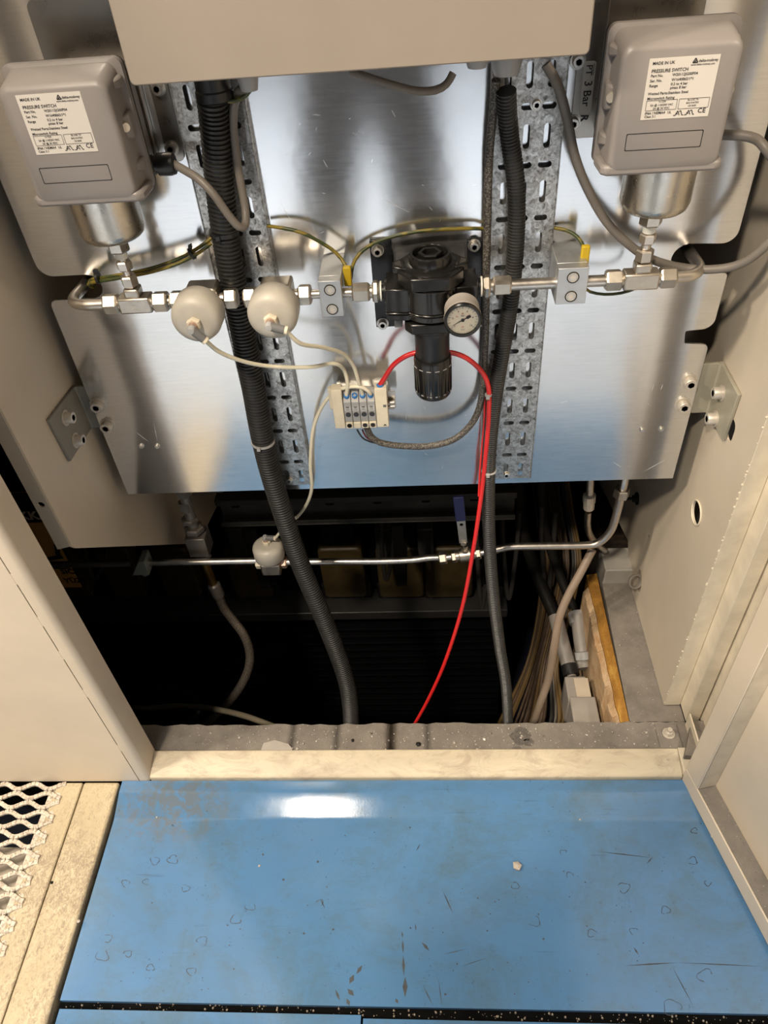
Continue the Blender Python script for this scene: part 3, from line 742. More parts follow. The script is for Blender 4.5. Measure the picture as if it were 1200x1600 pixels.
v1, c1 = valve((x1, PY, AZ), FWD, ZV, 'diaphragm valve with grey white cap next to the left tee')
v2, c2 = valve((x2, PY, AZ), FWD, ZV, 'diaphragm valve with grey white cap next to the left pipe clamp')
def elbow(t, c, d, up):          # push-in elbow at c pointing along d
    d = Vector(d).normalized(); up = Vector(up)
    MB().lathe(c-up*.006, up, [(.0062, 0), (.0062, .008), (.0045, .012), (0, .0125)], 14).build('elbow_socket', LGREY, t)
    MB().rod(c, c+d*.021, .0062, 14).build('elbow_arm', MGREY, t)
    MB().lathe(c+d*.021, d, [(.0056, 0), (.0062, .003), (.0062, .0045), (.0036, .0045)], 14).build('release_ring', CREAM, t)
    return c+d*.023
d1 = (Y(326, 542, c1.y)-Y(308, 528, c1.y)); d2 = (Y(446, 538, c2.y)-Y(422, 532, c2.y))
q1 = elbow(v1, c1, d1, FWD); q2 = elbow(v2, c2, d2, FWD)
for v, xc in ((v1, x1), (v2, x2)):
    for s in (-1, 1):
        MB().rod((xc+s*.022, PY, AZ), (xc+s*.034, PY, AZ), .009).build('thread', NICKEL, v)
        nutx(v, xc+s*.041, .0155, .019)
fl = thing('pipe_union', 'two small stainless nuts between the left tee and the first valve', 'pipe fitting', (axis_x(262), PY, AZ-.015))
MB().rod((tL+.045, PY, AZ), (x1-.045, PY, AZ), PR).build('nipple', STEEL, fl)
nutx(fl, axis_x(280), .0145, .012)
def clamp(px0, px1, label):
    a, c = Y(px0[0], px0[1], .25), Y(px1[0], px1[1], .25)
    t = thing('pipe_clamp', label, 'clamp', ((a.x+c.x)/2, YP, c.z), 'anodised aluminium pipe clamps')
    zt, zb = a.z, c.z
    b = MB()
    b.box((a.x, .25, zb), (c.x, .2665, zt)); b.build('front_block', BLOCK, t, bevel=.0008)
    MB().box((a.x, .2675, zb), (c.x, YP-.0002, zt)).build('rear_block', BLOCK, t, bevel=.0008)
    for z in (zt-.014, zb+.012):
        cc = Vector(((a.x+c.x)/2, .2499, z))
        MB().lathe(cc, FWD, [(.0075, -.004), (.0075, .0003), (.006, .0008), (.006, -.002), (.004, -.0025), (.004, .0), (0, .0)], 18).build('screw', BOLT, t)
        MB().torus(cc-YV*.0004, YV, .0080, .0007, 24, 6).build('screw_rim', MACHG, t)
    return t
clamp((496, 440), (538, 494), 'pipe clamp block left of the regulator')
clamp((873, 420), (914, 474), 'pipe clamp block between the right tray and the right tee')

# ------------------------------------------------------------------ pressure regulator
rg = thing('pressure_regulator', 'black pressure regulator with round gauge in the middle of the plate', 'regulator', (.003, PY, .80))
rx = .003
def rz(row, y=PY): return Y(672, row, y).z
for px_a, px_b, nm in ((577, 611, 'bracket_leg'), (730, 765, 'bracket_leg')):
    a, c = Y(px_a, 376, .334), Y(px_b, 510, .334)
    MB().box((a.x, .333, c.z), (Y(px_b, 376, .334).x, YP-.0003, a.z)).build(nm, BLKP, rg, bevel=.001)
MB().box((-.05, .30, .965), (.056, .3385, 1.0)).build('bracket_arm', BLKP, rg, bevel=.001)
for px_, py_ in ((590, 391), (741, 383), (598, 505), (752, 500)):
    capscrew(rg, Y(px_, py_, .333), FWD, .0072, .009, 'screw', True, ZINC)
# body: waisted casting with a rounded front, three layers
def body_plan(g):
    p = [(-.066-g, -.027-g), (-.036, -.030-g)]
    p += [(.0425*cos(radians(t))*(1+g*20), .0425*sin(radians(t))*(1+g*20)) for t in range(222, 319, 8)]
    p += [(.036, -.030-g), (.066+g, -.027-g), (.066+g, .030), (-.066-g, .030)]
    return [(rx+x, PY+y) for x, y in p]
for g_, z_, h_, nm in ((-.0006, .956, .010, 'lower_body'), (.0012, .966, .0035, 'body_rib'), (0, .9695, .036, 'body')):
    MB().prism([(x, y, z_) for x, y in body_plan(g_)], (0, 0, h_)).build(nm, BLKM, rg, bevel=.0016, ang=30)
MB().lathe((rx, PY, 1.004), ZV, [(.046, 0), (.046, .002), (.043, .004), (.040, .0045)], 32).build('body_step', BLKM, rg)
for s in (-1, 1):
    MB().lathe((rx+s*.064, PY, AZ), (s, 0, 0), [(.017, 0), (.017, .004), (.012, .0045), (.012, .009)], 24).build('port_ring', BLK, rg)
    MB().rod((rx+s*.072, PY, AZ), (rx+s*.0745, PY, AZ), .0145, 20).build('seal_ring', TAPE, rg)
    nutx(rg, rx+s*.081, .0165, .010); MB().rod((rx+s*.085, PY, AZ), (rx+s*.11, PY, AZ), .0095).build('thread', NICKEL, rg)
    nutx(rg, rx+s*.103, .0150, .026, ph=0)
# octagonal bonnet with two corner lugs
oc = [(-.027, -.046), (.027, -.046), (.046, -.020), (.050, .002), (.046, .022), (.027, .046), (-.027, .046), (-.046, .022), (-.050, .002), (-.046, -.020)]
MB().prism([(rx+x, PY+y, 1.0085) for x, y in oc], (0, 0, .0195)).build('bonnet', BLKM, rg, bevel=.002, ang=25)
MB().lathe((rx, PY, 1.0275), ZV, [(.042, 0), (.040, .0015), (.031, .006), (.029, .006)], 32).build('bonnet_cone', BLKM, rg)
for s in (-1, 1):
    b = MB().prism([(rx+s*.034, PY-.018, 1.020), (rx+s*.053, PY-.009, 1.020), (rx+s*.055, PY+.006, 1.020), (rx+s*.040, PY+.020, 1.020)], (0, 0, .0115)); b.build('lug', BLKM, rg, bevel=.002)
    MB().prism([(rx+s*.041, PY-.009, 1.0313), (rx+s*.050, PY-.004, 1.0313), (rx+s*.0515, PY+.003, 1.0313), (rx+s*.044, PY+.010, 1.0313)], (0, 0, .0004)).build('lug_recess', RUB, rg)
b = MB().lathe((rx, PY, 1.033), ZV, [(.0305, 0), (.0305, .011), (.029, .0135), (.0255, .0135), (.0245, .012), (.0245, .003), (0, .003)], 36); b.build('top_ring', BLKM, rg, ang=50)
b = MB().lathe((rx, PY, 1.037), ZV, [(.0175, 0), (.0175, .009), (.0165, .010), (.0125, .010), (.0120, .009), (.0120, .003), (0, .003)], 6, 0, (1, 0, 0)); b.build('hex_plug', BLKM, rg)
# collar, neck and knob
b = MB().prism([(rx-.040, PY-.022, .936), (rx-.030, PY-.036, .936), (rx+.030, PY-.036, .936), (rx+.040, PY-.022, .936), (rx+.040, PY+.03, .936), (rx-.040, PY+.03, .936)], (0, 0, .016)); b.build('collar', BLKM, rg, bevel=.002)
MB().box((rx-.056, PY-.012, .936), (rx-.044, PY+.02, .953)).build('side_tab', MGREY, rg, bevel=.001)
b = MB().lathe((rx, PY, .876), ZV, [(.025, 0), (.0268, .003), (.0268, .042), (.029, .046), (.029, .052), (.031, .054), (.031, .064)], 32); b.build('neck', BLK, rg)
kn = MB().lathe((rx, PY, .809), ZV, [(.0265, 0), (.0285, .003), (.0298, .052), (.0298, .066), (.0282, .071), (.0260, .071)], 40).build('knob', BLKM, rg)
b = MB()
for k in range(24):
    a = 2*pi*k/24; d = Vector((cos(a), sin(a), 0)); t_ = Vector((-sin(a), cos(a), 0))
    b.obox(Vector((rx, PY, .839))+d*.0291, t_*.0012, d*.0010, ZV*.022)
b.build('knob_rib', BLKM, kn)
b = MB()
for k in range(14):
    a = 2*pi*k/14; d = Vector((cos(a), sin(a), 0)); t_ = Vector((-sin(a), cos(a), 0))
    b.obox(Vector((rx, PY, .8185))+d*.0291, t_*.0035, d*.0003, ZV*.0005)
    b.obox(Vector((rx, PY, .866))+d*.0299, t_*.0035, d*.0003, ZV*.0005)
b.build('knob_mark', LGREY, kn)
# gauge
gc = Y(723, 499, .190); GR = .0262
ga = MB().lathe((gc.x, .190, gc.z), YV, [(GR, 0), (GR, .006), (GR-.0013, .008), (GR-.0013, .030), (GR-.004, .033), (0, .033)], 40).build('pressure_gauge', mat('gauge case grey', (.34, .31, .28), .42), rg)
MB().lathe((gc.x, .1895, gc.z), FWD, [(GR, 0), (GR, .003), (GR-.002, .0045), (GR-.0042, .0045), (GR-.0046, .0005)], 40).build('bezel', BLKM, ga)
MB().rod((gc.x, .221, gc.z), (gc.x, .245, gc.z), .009).build('gauge_stem', NICKEL, ga)
MB().rod((gc.x, .1893, gc.z), (gc.x, .1888, gc.z), GR-.0044, 40).build('dial', mat('dial cream', (.78, .72, .58), .5, var=.02), ga)
dr_ = GR-.005; its = []; lin = []; lin2 = []; its2 = []
def dang(f): return radians(218-256*f)
for k in range(21):
    a = dang(k/20); r0 = dr_*(.86 if k % 2 else .80); lin.append((r0*cos(a), r0*sin(a), dr_*.97*cos(a), dr_*.97*sin(a), .0003 if k % 2 else .0005))
for k, s in enumerate(('0', '2', '4', '6', '8', '10')):
    a = dang(k/5); its.append((dr_*.68*cos(a), dr_*.68*sin(a)-.0014, .0038, s, 'CENTER'))
for k, s in enumerate(('40', '80', '120')):
    a = dang(.28+k*.22); its2.append((dr_*.46*cos(a), dr_*.46*sin(a)-.001, .0030, s, 'CENTER'))
for k in range(11):
    a = dang(k/10*.97); lin2.append((dr_*.55*cos(a), dr_*.55*sin(a), dr_*.6*cos(a), dr_*.6*sin(a), .0004))
its.append((0, .0055, .0034, 'bar', 'CENTER')); its2.append((0, -.0115, .003, 'psi', 'CENTER'))
its.append((0, -.0155, .002, 'CL 2.5', 'CENTER'))
go = Vector((gc.x, .1887, gc.z))
writing(its, 'scale', ga, go, XV, ZV, lines=lin)
writing(its2, 'red_scale', ga, go, XV, ZV, material=mat('red print', (.5, .03, .04), .5), lines=lin2)
a = radians(209); dv = Vector((cos(a), 0, sin(a))); nv = Vector((-dv.z, 0, dv.x)); g0 = Vector((gc.x, .1880, gc.z))
b = MB().prism([g0+dv*.0185, g0+nv*.0008, g0-dv*.006+nv*.0008, g0-dv*.0062+nv*.0022, g0-dv*.0125+nv*.0018, g0-dv*.0125-nv*.0018, g0-dv*.0062-nv*.0022, g0-dv*.006-nv*.0008, g0-nv*.0008], (0, -.0004, 0))
b.lathe(g0, FWD, [(.0024, 0), (.0024, .0012), (0, .0014)], 14); b.build('needle', INK, ga)
MB().rod((gc.x, .1862, gc.z), (gc.x, .1858, gc.z), GR-.0041, 36).build('gauge_glass', MATS['glass'], ga)

# ------------------------------------------------------------------ valve island
MX0, MX1 = Y(520, 640, .285).x, Y(606, 640, .285).x
mz0, mz1 = .728, .800
vi = thing('valve_island', 'cream valve island with four grey valves and blue tube ports', 'valve island', ((MX0+MX1)/2, YP, mz0))
MB().box((MX0-.006, .3065, .752), (MX1+.013, .309, .787)).build('din_rail', ZINC, vi, bevel=.0005)
MB().box((MX0+.002, .309, .762), (MX1-.002, YP-.0003, .777)).build('rail_spacer', ZINC, vi)
def prof(x0, x1, pts): return [(x0, y, z) for y, z in pts], (x1-x0, 0, 0)
def slab(x0, x1, pts, name, material, parent=vi, bevel=.001):
    a, e = prof(x0, x1, pts); return MB().prism(a, e).build(name, material, parent, bevel)
END = [(.306, mz0), (.285, mz0), (.285, .799), (.288, .806), (.306, .807)]
slab(MX0, MX0+.018, END, 'end_block', CREAM); slab(MX1-.0205, MX1, END, 'end_block', CREAM)
b = MB().box((MX0-.006, .296, .762), (MX0-.0002, .3062, .803)); b.build('end_clip', CREAM, vi, bevel=.001)
for z in (.76, .768): MB().rod((MX1+.0002, .3, z), (MX1+.011, .3, z), .0045, 12).build('end_screw', NICKEL, vi)
VX0, VX1 = MX0+.0185, MX1-.021; vw = (VX1-VX0)/4; ports = []
for k in range(4):
    a = VX0+k*vw+.0004; c = VX0+(k+1)*vw-.0004; mx = (a+c)/2
    v = slab(a, c, [(.306, mz0+.012), (.2875, mz0+.012), (.2865, mz0+.014), (.2865, .781), (.2885, .783), (.299, .799), (.306, .799)], 'valve_slice', LGREY, vi, .0008)
    MB().lathe((mx, .2864, .756), FWD, [(.0046, 0), (.0046, .0006), (.0040, .0009), (0, .0005)], 18).build('button', DKBTN, v)
    MB().box((a+.001, .2861, .7635), (c-.001, .2866, .7735)).build('marker', MGREY if k > 9 else mat('marker grey', (.46, .46, .46), .5), v)
    p = MB().box((a+.0002, .2845, mz0-.001), (c-.0002, .306, mz0+.0118)).build('plug', CREAM, v, bevel=.0012)
    if k != 1: MB().lathe((mx, .2844, mz0+.006), FWD, [(.0042, 0), (.0042, .0006), (.002, .0008), (.002, -.001), (0, -.001)], 14).build('plug_contact', INK if k else MACHG, v)
    pc = Vector((mx, .2932, .7895)); ports.append(pc)
    up_ = Vector((0, -.42, .90)).normalized()
    MB().lathe(pc-up_*.001, up_, [(.0048, 0), (.0048, .0040), (.0044, .0048), (.0028, .0050), (.0026, .0010), (0, .001)], 18).build('port', BLUEP, v)
b = MB()
for k in range(4):
    mx = VX0+(k+.5)*vw; b.box((mx-.0028, .2858, .7715), (mx+.0028, .28605, .7727)); b.box((mx-.002, .2858, .7695), (mx+.002, .28605, .7702)); b.box((mx-.0026, .2858, .7662), (mx+.0026, .28605, .7667))
b.build('marker_print', INK, vi)
rp = Vector((MX1-.0105, .2965, .8065))
MB().lathe(rp-ZV*.0005, ZV, [(.0062, 0), (.0062, .002), (.0045, .003), (0, .003)], 18).build('inlet_port', BLUEP, vi)
MB().box((MX1-.0075, .2847, .770), (MX1-.0022, .28495, .775)).build('type_mark', MGREY, vi)
MB().prism([(MX1-.010, .2847, mz0+.0035), (MX1-.0035, .2847, mz0+.0035), (MX1-.0068, .2847, mz0+.0065)], (0, .0002, 0)).build('arrow_mark', INK, vi)

# ------------------------------------------------------------------ pneumatic tubing
def tube(name, pts, r, material, label, cat='tube', group=None, seg=10):
    return props(MB().tube(pts, r, seg).build(name, material, ang=60), label, cat, group)
def hose_from(start, px, end=None, step=.006):
    pts = ([Vector(start)] if start is not None else [])+[Y(*p) for p in px]+([Vector(end)] if end is not None else [])
    return spline(pts, step)
G = 'milky pneumatic tubes to the valve island'
pe = lambda k: ports[k]+Vector((0, -.001, .003))
tube('pneumatic_tube', hose_from(q1, [(345, 551, .20), (385, 566, .228), (430, 573, .255), (485, 573.5, .268), (520, 568, .280), (536, 576, .288), (543, 598, .289)], pe(0)), .0033, TUBEW, 'milky tube from the left capped valve to the valve island', group=G)
tube('pneumatic_tube', hose_from(q2, [(470, 537, .192), (505, 543, .228), (536, 553, .262), (552, 571, .280), (560, 595, .286)], pe(2)), .0033, TUBEW, 'milky tube from the second capped valve to the valve island', group=G)
tube('red_air_tube', hose_from(rp+ZV*.001, [(600, 592, .297), (616, 569, .292), (640, 554, .290), (668, 549, .291), (700, 550, .294), (728, 559, .297), (752, 580, .299), (763, 604, .298), (764, 640, .297), (761, 690, .297), (755, 750, .297), (741, 850, .28), (722, 950, .26), (695, 1035, .24), (668, 1095, .225), (640, 1145, .215)]), .0042, RED, 'red air tube looping from the valve island and hanging down into the pit')
tube('thin_red_tube', hose_from(None, [(756, 612, .312), (757, 650, .312), (753, 700, .312), (750, 735, .305), (748, 775, .297)]), .002, RED, 'thin red line behind the red air tube at the right cable tray', seg=8)
tie(763, 617, .297, .0048, (.0, 0, 1), 'cable_tie', 'small cable tie round the red air tube beside the right tray', LGREY, .003)
flat = hose_from(None, [(573, 668, .300), (580, 682, .298), (596, 692, .298), (630, 697, .298), (670, 697, .300), (706, 688, .302), (732, 668, .306), (748, 640, .310), (755, 600, .312), (757, 560, .313), (759, 500, .314), (760, 420, .315), (762, 330, .315), (764, 250, .313), (771, 170, .305), (775, 125, .295)])
tube('braided_cable', flat, .0058, MATS['braid'], 'grey braided cable curving from under the valve island up along the right tray', 'cable', seg=12)
for k, (a_, c_) in enumerate((((558, 671), (578, 690)), ((566, 671), (583, 689)))):
    tube('signal_wire', hose_from(None, [(*a_, .3015), ((a_[0]+c_[0])/2-3, (a_[1]+c_[1])/2+2, .299), (*c_, .297), (612, 696, .297)]), .0016, BLK if k == 0 else mat('dark red wire', (.12, .01, .01), .45), 'thin black wire joining the braided cable under the valve island' if k == 0 else 'thin dark red wire joining the braided cable under the valve island', 'wire', seg=8)

# ------------------------------------------------------------------ earth wires
E_ = 'green and yellow earth wires'
def earth(px, label, r=.0028): return tube('earth_wire', path(px), r, MATS['earth'], label, 'wire', E_, 8)
earth([(330, 372, .321), (312, 386, .312), (280, 404, .306), (240, 418, .303), (200, 427, .304), (165, 433, .306), (146, 436, .314), (140, 441, .335), (147, 444, .36)], 'upper one of the two green and yellow wires tied together left of the thick hose')
earth([(330, 380, .316), (312, 394, .306), (280, 411, .300), (240, 424, .298), (200, 432, .299), (165, 438, .301), (146, 441, .310), (138, 445, .335), (146, 449, .36)], 'lower one of the two green and yellow wires tied together left of the thick hose')
earth([(418, 353, .325), (440, 356, .318), (470, 363, .314), (500, 378, .312), (525, 395, .310), (540, 415, .300), (543, 430, .290)], 'green and yellow wire arching from the left tray to the pipe clamp')
earth([(548, 436, .290), (551, 415, .305), (562, 396, .318), (585, 380, .322), (620, 368, .322), (660, 361, .322), (700, 358, .322), (745, 357, .325), (766, 358, .333)], 'green and yellow wire arching from the right tray over the regulator bracket')
earth([(866, 356, .333), (885, 360, .325), (902, 370, .315), (912, 386, .300), (915, 402, .285)], 'short green and yellow wire curling into the top of the right pipe clamp')
earth([(912, 447, .285), (922, 456, .286), (945, 460, .288), (970, 458, .289), (990, 452, .286), (1000, 446, .280)], 'thin green and yellow wire drooping under the pipe right of the right clamp', .0022)
for px_, py_, nm in ((543, 430, 'yellow cable lug on the earth wires above the left pipe clamp'), (914, 398, 'yellow cable lug on the earth wire at the right pipe clamp')):
    p = Y(px_, py_, .287 if px_ < 700 else .283); b = MB().box((p.x-.006, p.y-.0045, p.z-.016), (p.x+.006, p.y+.0045, p.z+.014))
    props(b.build('cable_lug', mat('yellow sleeve', (.55, .38, .01), .45), bevel=.002), nm, 'cable lug')
def tie2(p, d, r, label):
    b = MB().lathe(p-d*.002, d, [(r, 0), (r+.0016, 0), (r+.0016, .004), (r, .004)], 16); b.obox(p+ZV*(r+.003), d*.003, d.cross(ZV).normalized()*.003, ZV*.003)
    props(b.build('cable_tie', BLK), label, 'cable tie')
tie2(Y(300, 396, .308), (Y(312, 386, .308)-Y(280, 404, .303)).normalized(), .0075, 'black cable tie round the earth wires next to the thick hose')
tie2(Y(153, 434, .305), (Y(165, 436, .305)-Y(146, 438, .305)).normalized(), .0075, 'black cable tie round the earth wires at the left notch')

# ------------------------------------------------------------------ pressure switches
def pressure_switch(cx, sx, z0, can_x, label, lab_px):
    """sx: side of the cable gland"""
    t = thing('pressure_switch', label, 'pressure switch', (cx, YP, 1.05), 'grey boxed pressure switches')
    w = .0735; h = .152; yf = .195; z1 = z0+h
    # backing bracket with its screws
    MB().prism([(x, .331, z) for x, z in rrect(cx-w+.016, z0+.006, cx+w-.016, z1+.05, .012)], (0, .0085, 0)).build('base_plate', mat('bracket stainless', (.36, .33, .29), .3, 1, var=.05), t, bevel=.001)
    MB().prism([(x, .254, z) for x, z in rrect(cx-w+.020, z0+.006, cx+w-.020, z1-.022, .010)], (0, .076, 0)).build('housing', GREYBOX, t, bevel=.003)
    MB().prism([(x, .2505, z) for x, z in rrect(cx-w-.0005, z0, cx+w+.0005, z1, .010)], (0, .0035, 0)).build('gasket', RUB, t, bevel=.0008)
    # cover: rim + tapered dome
    b = MB(); rings = []
    for y, dw, db, dt_, r in ((.250, 0, 0, 0, .010), (.241, 0, 0, 0, .010), (.239, -.007, .005, -.004, .012), (.2015, -.0080, .005, -.012, .013), (.1965, -.0100, .007, -.016, .012), (.195, -.0130, .009, -.020, .010)):
        rings.append([b.bm.verts.new((x, y, z)) for x, z in rrect(cx-w-dw, z0+db, cx+w+dw, z1+dt_, r, 5)])
    for p, q in zip(rings, rings[1:]):
        n = len(p)
        for i in range(n): b.bm.faces.new((p[i], p[(i+1) % n], q[(i+1) % n], q[i]))
    b.bm.faces.new(rings[0][::-1]); b.bm.faces.new(rings[-1])
    cv = b.build('cover', GREYBOX, t, ang=50)
    MB().prism([(cx-w, .2405, z0+.001), (cx-w+.002, .202, z0+.001), (cx-w+.008, .1955, z0+.001), (cx+w-.008, .1955, z0+.001), (cx+w-.002, .202, z0+.001), (cx+w, .2405, z0+.001)], (0, 0, .0125)).build('cover_foot', GREYBOX, cv, bevel=.0035)
    for s in (-1, 1):
        xo = cx+s*w
        for zc, hh in ((z0+.082, .030), (z0+.035, .016), (z0+.128, .014)):
            big = hh > .02
            MB().hexa([(xo-s*.011, .214, zc-hh/2+.003), (xo-s*.0015, .223 if big else .230, zc-hh/2), (xo-s*.0015, .2405, zc-hh/2), (xo-s*.011, .2405, zc-hh/2),
                       (xo-s*.011, .214, zc+hh/2-.003), (xo-s*.0015, .223 if big else .230, zc+hh/2), (xo-s*.0015, .2405, zc+hh/2), (xo-s*.011, .2405, zc+hh/2)]).build('lug', GREYBOX, cv, bevel=.003)
        MB().lathe((xo-s*.0085, .2185, z0+.083), Vector((s*.75, -1, 0)), [(.0062, 0), (.0062, .003), (.005, .0055), (0, .006)], 16).build('cover_screw', BOLT, cv)
    MB().sheet(rrect(cx-.048, z0+.030, cx+.040, z0+.049, .001, 1), [rrect(cx-.0472, z0+.0308, cx+.0392, z0+.0482, .001, 1)], lambda u, v, q: Vector((u, .1948+q, v)), .0004).build('name_field', MACHG, cv)
    # printed label
    ps = [Y(px_, py_, .195) for px_, py_ in lab_px]
    u0 = (ps[0].x+ps[3].x)/2; u1 = (ps[1].x+ps[2].x)/2; v1 = (ps[0].z+ps[1].z)/2; v0 = (ps[2].z+ps[3].z)/2
    lb = MB().box((u0, .1945, v0), (u1, .1951, v1)).build('label', WHITE, cv)
    lw, lh = u1-u0, v1-v0
    def T(u, v, s, txt, al='LEFT'): return (u*lw, v*lh, s*lw*1.12, txt, al)
    it = [T(.05, .90, .050, 'MADE IN UK'), T(.70, .90, .046, 'delta-'), T(.815, .90, .046, 'mobrey'), T(.60, .85, .031, 'www.delta-mobrey.com'),
          T(.05, .775, .056, 'PRESSURE SWITCH'), T(.05, .705, .046, 'Part No.'), T(.36, .705, .046, 'W20112JG00P04'), T(.05, .625, .046, 'Ser. No.'), T(.36, .625, .046, 'W1640865/1*1'),
          T(.05, .545, .046, 'Range'), T(.36, .555, .046, '0.2 to 4 bar'), T(.36, .495, .046, 'pmax 8 bar'), T(.05, .415, .046, 'Wetted Parts:Stainless Steel'), T(.05, .335, .046, 'Microswitch Rating'),
          T(.28, .285, .032, '1x CSA', 'CENTER'), T(.28, .225, .036, '5A @ 110/250 VAC', 'CENTER'), T(.28, .17, .036, '2A @ 30 VDC', 'CENTER'),
          T(.73, .285, .030, 'Ex d IIC T6', 'CENTER'), T(.73, .235, .030, 'BAS 01ATEX', 'CENTER'), T(.73, .185, .030, 'CE 0600', 'CENTER'),
          T(.05, .09, .046, 'IP66 / NEMA4'), T(.05, .035, .042, 'Class 3.1'), T(.385, .09, .042, 'UL'), T(.83, .07, .082, 'C'), T(.90, .07, .082, 'E')]
    L = [(a*lw, c*lh, d*lw, e*lh, .0004) for a, c, d, e in ((.05, .155, .05, .32), (.05, .155, .5, .155), (.5, .155, .5, .32), (.05, .32, .5, .32), (.53, .155, .53, .32), (.53, .155, .97, .155), (.97, .155, .97, .32), (.53, .32, .97, .32))]
    for o_ in (.48, .64):
        L += [((o_+a)*lw, c*lh, (o_+d)*lw, e*lh, .0009) for a, c, d, e in ((0, .05, .03, .05), (.03, .05, .055, .125), (.055, .125, .085, .05), (.075, .11, .10, .125), (.10, .125, .125, .05), (.125, .05, .145, .05), (.03, .085, .06, .07))]
    L += [(a*lw, c*lh, d*lw, e*lh, .0011) for a, c, d, e in ((.62, .895, .655, .965), (.655, .965, .69, .895), (.69, .895, .62, .895), (.64, .895, .665, .93))]
    writing(it, 'print', cv, (u0, .1945, v0), XV, ZV, lines=L)
    # pressure can, hexagon and tape
    cxn = can_x; zt = z0+.002
    MB().box((cxn-.055, .235, zt-.006), (cxn+.055, .30, zt-.001)).build('can_flange', STEELB, t, bevel=.001)
    for dx in (-.046, .046): MB().rod((cxn+dx, .243, zt-.013), (cxn+dx, .243, zt-.006), .0045, 6).build('flange_bolt', ZINC, t)
    MB().lathe((cxn, PY, zt-.006), -ZV, [(.0455, 0), (.0455, .052), (.043, .060), (.0385, .064), (.020, .0655), (0, .066)], 40).build('pressure_can', STEELB, t)
    zc = zt-.066-.006
    MB().nut((cxn, PY, zc-.009), ZV, .0155, .024).build('can_nut', STEELB, t)
    MB().rod((cxn, PY, zc-.031), (cxn, PY, zc-.021), .0088, 16).build('seal_tape', TAPE, t)
    MB().rod((cxn, PY, AZ+.06), (cxn, PY, zc-.030), .0066, 14).build('stem', STEEL, t)
    # cable gland on the side
    return t, z0, w
sL, zL, sw = pressure_switch(-.4285, 1, 1.162, tL, 'grey pressure switch box with white label on the left, feeding the left tee', ((25, 153), (124, 138), (153, 235), (58, 243)))
sR, zR, sw = pressure_switch(.2835, 1, 1.160, tR, 'grey pressure switch box with white label on the right, feeding the right tee', ((1016, 91), (1126, 85), (1106, 182), (1000, 187)))
def sgland(t, x, zc, yc, material):
    o = Vector((x, yc, zc))
    MB().nut(o+XV*.006, XV, .013, .008).lathe(o+XV*.010, XV, [(.011, 0), (.011, .003), (.0145, .004), (.0150, .020), (.0135, .026), (.006, .027)], 16).build('cable_gland', material, t)
    MB().rod(o-XV*.002, o+XV*.003, .0085, 14).build('gland_thread', ZINC, t)
    return o+XV*.034
gL = sgland(sL, -.4285+.0535, Y(232, 265, .278).z, .296, BLK)
gR = sgland(sR, .2835+.0535, Y(1150, 210, .29).z, .296, BLK)
def cable(name, start, px, r, label, end=None): return tube(name, hose_from(start, px, end), r, CABG, label, 'cable', seg=12)
cable('switch_cable', gL, [(292, 268, .285), (312, 281, .275), (335, 305, .266), (357, 336, .262), (373, 354, .262), (383, 352, .270), (383, 325, .285), (375, 280, .294), (368, 235, .298), (364, 180, .297), (372, 145, .29), (384, 138, .27)], .0057, 'grey cable looping from the left pressure switch up beside the thick hose')
cable('switch_cable', gR, [(1172, 214, .28), (1196, 232, .26), (1222, 275, .25), (1225, 330, .25), (1205, 375, .25), (1160, 411, .262), (1110, 421, .280), (1060, 417, .292), (1018, 405, .2945), (985, 384, .296), (948, 347, .296), (918, 295, .296), (898, 243, .292), (887, 190, .286), (872, 135, .283), (853, 100, .285)], .0062, 'long grey cable looping from the right pressure switch round to the control box')
cable('box_cable', None, [(548, 112, .276), (575, 121, .268), (610, 132, .265), (650, 142, .266), (680, 141, .270), (698, 131, .276), (708, 114, .28)], .0048, 'short grey cable hanging in a loop under the control box')
earth([(356, 158, .282), (368, 157, .282), (380, 152, .277), (390, 142, .274), (394, 130, .272)], 'short green and yellow wire under the control box next to the thick hose')
# side brackets next to the switches
def sbr(x0, x1, z0, z1, bolts, name, label, tape=False):
    t = thing(name, label, 'bracket', ((x0+x1)/2, YP, z0), 'stainless brackets of the pressure switches')
    MB().prism([(x, .3362, z) for x, z in rrect(x0, z0, x1, z1, .009)], (0, .0036, 0)).build('plate', mat('bracket stainless', (.36, .33, .29), .3, 1, var=.05), t, bevel=.0006)
    for p in bolts: capscrew(t, Y(*p, .3362), FWD, .0075, .009, 'bolt', True, ZINC)
    return t
bl0, bl1 = Y(290, 252, .336), Y(218, 140, .336)
sbr(-.36, bl0.x, bl0.z, 1.42, ((247, 137), (268, 231)), 'switch_bracket', 'stainless bracket between the left pressure switch and the left cable tray')
br0 = Y(890, 217, .336); br1 = Y(944, 215, .336)
tb = sbr(br0.x, br1.x+.03, br0.z, 1.42, ((903, 95), (895, 192)), 'switch_bracket', 'stainless bracket with handwritten tape between the right tray and the right pressure switch')
a_, c_ = Y(924, 95, .3355), Y(905, 180, .3355)
MB().prism([(x, .3352, z) for x, z in rrect(a_.x-.0085, c_.z, a_.x+.0065, a_.z, .003)], (0, .001, 0)).build('marker_tape', mat('pale tape', (.50, .47, .42), .5), tb)
writing([(.004, .0035, .0110, 'PT'), (.022, .003, .0140, '3 Bar'), (.062, .003, .0140, 'R')], 'handwriting', tb, (a_.x-.0085, .3352, a_.z), -ZV, XV, lines=[(.003, .0125, .016, .0125, .0007)])

